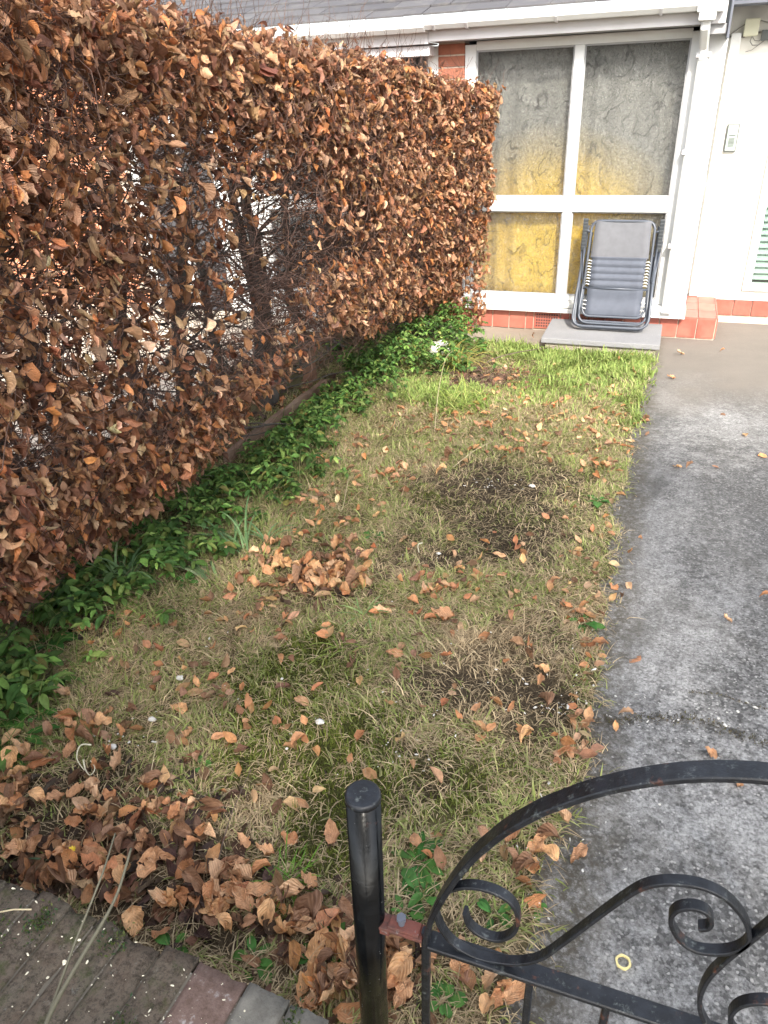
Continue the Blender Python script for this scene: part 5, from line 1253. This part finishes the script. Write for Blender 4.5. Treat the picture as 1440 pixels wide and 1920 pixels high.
S1 = smooth_path(GP(Z2([(467,560),(480,600),(520,632),(575,647),(620,628),(638,592),(630,550),(600,515),(545,488),(480,477),(425,487),(390,512),(374,552),(388,605),(430,660),(500,700),(570,717),(640,722),(710,707),(780,660),(860,600),(940,540),(1020,487),(1080,467),(1150,464),(1230,477),(1300,510),(1350,560),(1376,610),(1376,650),(1340,678),(1280,688),(1210,680),(1160,650),(1132,605),(1130,570),(1155,548),(1200,543),(1240,557),(1258,585),(1248,606),(1218,610)])), 5)
b = MB().bar(S1, .0062, .0165); b.build('scroll', M['black_iron'], gate)
S2 = smooth_path(GP(Z2([(1560,500),(1500,550),(1440,602),(1385,648),(1310,708),(1250,768),(1222,830),(1224,880),(1250,930),(1300,975),(1370,1000),(1440,985),(1490,940),(1500,890),(1470,855),(1410,846),(1350,858),(1320,890),(1326,930),(1350,955)])), 5)
b = MB().bar(S2, .0062, .0165); b.build('scroll', M['black_iron'], gate)
S3 = [Vector((2*XA-p.x+.02, p.y, p.z)) for p in S1[:75]]
b = MB().bar(S3, .0062, .0165); b.build('scroll', M['black_iron'], gate)
# rusty hinge with its bolt
h0 = Vector(on_plane(716, 1735, 1, YG)); h1 = Vector((stx-.006, YG, rz+.012))
hx0 = pt.x+(base.x-pt.x)*.45+PR-.006
b = MB(); b.box(hx0, stx-.004, YG-.014, YG+.014, rz+.006, rz+.014, .002); b.box(hx0+.018, stx-.010, YG-.012, YG+.012, rz+.0142, rz+.020, .002); b.box(hx0+.0, hx0+.02, YG-.013, YG+.013, rz-.006, rz+.006, .002)
hg = b.build('hinge_bracket', M['rust_red'], gate)
bx0 = float(on_plane(753, 1732, 1, YG)[0])
b = MB(); b.tube([(bx0, YG, rz+.02), (bx0, YG, rz+.032)], .0055, 12); b.tube([(bx0, YG, rz+.032), (bx0, YG, rz+.039)], .0085, 6); b.build('bolt', M['lead'], hg)

# ------------------------------------------------------------------ brick garden wall
wall = empty('brick_garden_wall', (-1.2, .42, 0)); tag(wall, 'low old brick garden wall topped with weathered bricks on edge, chips scattered on it', 'wall')
ZT = .42; xe = -.335; ang = math.atan2(.523-.565, -.344+1.026)
def wl(s, t, z): # s along wall from the right end (negative left), t across (+ towards lawn)
    return (xe+s*math.cos(ang)-t*math.sin(ang), .524+s*math.sin(ang)+t*math.cos(ang), z)
gr = random.Random(5); s = 0.0; idx = 0; widths = []
mats = {0: 'coping_grey', 1: 'coping_grey', 2: 'coping_pink'}
while s > -1.9:
    w = gr.uniform(.060, .070) if idx not in (1, 2) else (.092 if idx == 2 else .075)
    bm = bmesh.new(); bmesh.ops.create_cube(bm, size=1); bmesh.ops.subdivide_edges(bm, edges=bm.edges[:], cuts=9, use_grid_fill=True)
    jit = gr.uniform(-.006, .010); zt = ZT+gr.uniform(-.0015, .0025)
    for q in bm.verts:
        a = s-w/2+q.co.x*(w); t = -.145+jit+q.co.y*.29; z = zt-.055+q.co.z*.11
        edge = max(abs(q.co.x), abs(q.co.y))*2; 
        if q.co.z > .45: z -= .006*max(0, edge-.75)*4*.5
        nn = mnoise.noise(Vector((a*30, t*30, z*30)))*.004+mnoise.noise(Vector((a*95, t*95, z*95)))*.0022; p = wl(a, t, z+nn); q.co = Vector((p[0]+nn*.6, p[1]+nn, p[2]))
    me = bpy.data.meshes.new('coping_brick'); bm.to_mesh(me); bm.free()
    link('coping_brick', me, M[mats.get(idx, 'coping_brick')], wall, True)
    s -= w+.005; idx += 1
def wprism(s0, s1, t0, t1, z0, z1, name, mat):
    b = MB(); n = 30
    for i in range(n+1):
        a = s0+(s1-s0)*i/n
        for (t, z) in ((t0, z0), (t1, z0), (t1, z1), (t0, z1)): b.v.append(wl(a, t, z-.002*math.sin(i*2.1)))
    for i in range(n):
        for j in range(4): b.f.append((i*4+j, i*4+(j+1) % 4, (i+1)*4+(j+1) % 4, (i+1)*4+j))
    b.f.append((3, 2, 1, 0)); b.f.append(tuple(n*4+j for j in range(4))); return b.build(name, M[mat], wall)
wprism(-1.9, -.004, -.285, -.012, ZT-.115, ZT-.0045, 'mortar_bed', 'mortar')
b = MB(); row = 0; z = ZT-.12
while z > -.1:
    s = -1.9+(row % 2)*.11
    while s < -.01:
        e = min(s+.215, 0); n = len(b.v)
        for zz in (z-.065, z):
            for (a, t) in ((s, -.27), (e, -.27), (e, -.02), (s, -.02)): b.v.append(wl(a, t, zz))
        b.f += [(n, n+3, n+2, n+1), (n+4, n+5, n+6, n+7), (n, n+1, n+5, n+4), (n+1, n+2, n+6, n+5), (n+2, n+3, n+7, n+6), (n+3, n, n+4, n+7)]
        s += .225
    z -= .075; row += 1
b.build('brickwork', M['coping_brick'], wall)
wprism(-1.9, -.003, -.266, -.024, -.1, ZT-.118, 'mortar', 'mortar')
# debris on the coping
g2 = np.random.default_rng(12); cp = []
for k in range(520):
    s_, t_ = -1.15*g2.random()-.12, -.28*g2.random()**.9-.005; p = wl(s_, t_, 0); cp.append((p[0], p[1]))
chips('wood_chips', cp, .0006, .0024, 'chip', 'tiny cream wood chips and seeds strewn over the brick coping', 'chips', 14, lambda x, y: ZT+.003, .4)
mo = []
for (s_, t_, n, r) in [(-.62, -.10, 260, .018), (-.40, -.02, 160, .012), (-.55, -.04, 200, .012), (-.72, -.17, 160, .014), (-.30, -.13, 120, .012), (-.05, -.02, 120, .01), (-.83, -.05, 200, .015)]:
    for k in range(n): p = wl(s_+r*g2.normal(), t_+r*1.5*g2.normal(), 0); mo.append((p[0], p[1]))
A = np.array(mo); n = len(mo); P = np.stack([A[:, 0], A[:, 1], np.full(n, ZT+.001)], -1); L = g2.uniform(.004, .010, n)
V, Fq, uv = leaf_cloud(P, np.stack([g2.normal(0, .7, n), g2.normal(0, .7, n), np.full(n, .9)], -1), g2.normal(0, 1, (n, 3)), L, L*.4, 0*L, 0*L, 0*L, 4, .02, .8, 3)
tag(np_mesh('coping_moss', V, Fq, M['green_leaf'], None, True, lcol(n, [(.08, .11, .03), (.05, .09, .04), (.11, .13, .04)], [2, 2, 1], .2, 3, 3*NX), uv), 'small tufts of moss growing on the brick coping', 'moss', kind='stuff')
for (s_, t_, a_, l_) in [(-.72, -.10, .6, .09), (-.84, -.05, .5, .10), (-.93, -.16, .9, .05), (-.55, -.21, 1.2, .05), (-.63, -.06, .4, .06)]:
    p = wl(s_, t_, ZT+.006); tag(MB().tube([p, (p[0]+l_*.5*math.cos(a_), p[1]+l_*.5*math.sin(a_), ZT+.011), (p[0]+l_*math.cos(a_), p[1]+l_*math.sin(a_), ZT+.007)], .0014, 5).build('straw_bit', M['stem_straw']), {-.72: 'longer dry straw bit lying between the two shrub stems on the coping', -.84: 'dry straw bit on the coping left of the shrub stems', -.93: 'dry straw bit furthest left on the coping', -.55: 'straw bit on the coping nearest the viewer, right of the stems', -.63: 'straw bit on the coping beside the moss tuft'}[s_], 'straw', 'straws on the coping')
# two shrub stems leaning up in front of the wall
def at(u, v, depth):
    return np.array([0, 0, EYE])+(MW @ np.array([(u-CX)/F, -(v-CY)/F, 1.0]))*depth
curve('shrub_stem', [at(60, 2000, 1.06), at(95, 1900, 1.07), at(150, 1800, 1.09), at(195, 1725, 1.12), at(222, 1670, 1.14), at(246, 1590, 1.17)], .0044, 'stem_green', 'thicker bare greenish stem rising in front of the brick wall', 'stem')
curve('shrub_stem', [at(70, 1960, 1.07), at(100, 1880, 1.08), at(140, 1770, 1.11), at(172, 1690, 1.14), at(195, 1630, 1.16), at(216, 1562, 1.19)], .0029, 'stem_green', 'thinner bare stem left of the thicker one in front of the wall', 'stem')

#@@SHADE
# ------------------------------------------------------------------ unseen evergreen added behind the viewer; its thinned crown cuts sun on the near garden
def shade_tree():
    root = empty('added_shade_caster', (1.2, -5.2, 0)); tag(root, 'unseen evergreen added behind the viewer to shade the near lawn', 'shade_caster')
    MB().tube([(1.2, -5.2, -.1), (1.25, -5.2, 2.0), (1.15, -5.15, 4.5), (1.2, -5.2, 6.5)], [.32, .25, .17, .06], 14).build('trunk', M['bark'], root, True)
    g = np.random.default_rng(55); n = 3000; u = g.normal(0, 1, (n, 3)); u /= np.linalg.norm(u, axis=1, keepdims=True); r = g.random(n)**.4
    lob = .86+.26*fbm(u[:, 0]*2.2+9, u[:, 2]*2.2, 15)
    P = np.array([1.6, -5.2, 4.9])+u*r[:, None]*lob[:, None]*np.array([5.2, 1.9, 3.15]); L = g.uniform(.22, .42, n)
    V, Fq, uv = leaf_cloud(P, g.normal(0, 1, (n, 3)), g.normal(0, 1, (n, 3)), L, L*.6, g.normal(0, .2, n), g.normal(0, .4, n), 0*L, 5, .03, .8, 4)
    np_mesh('crown', V, Fq, M['green_leaf'], root, True, lcol(n, [(.03, .06, .02), (.05, .08, .025)], [1, 1], .2, 5, 4*NX), uv)
shade_tree()
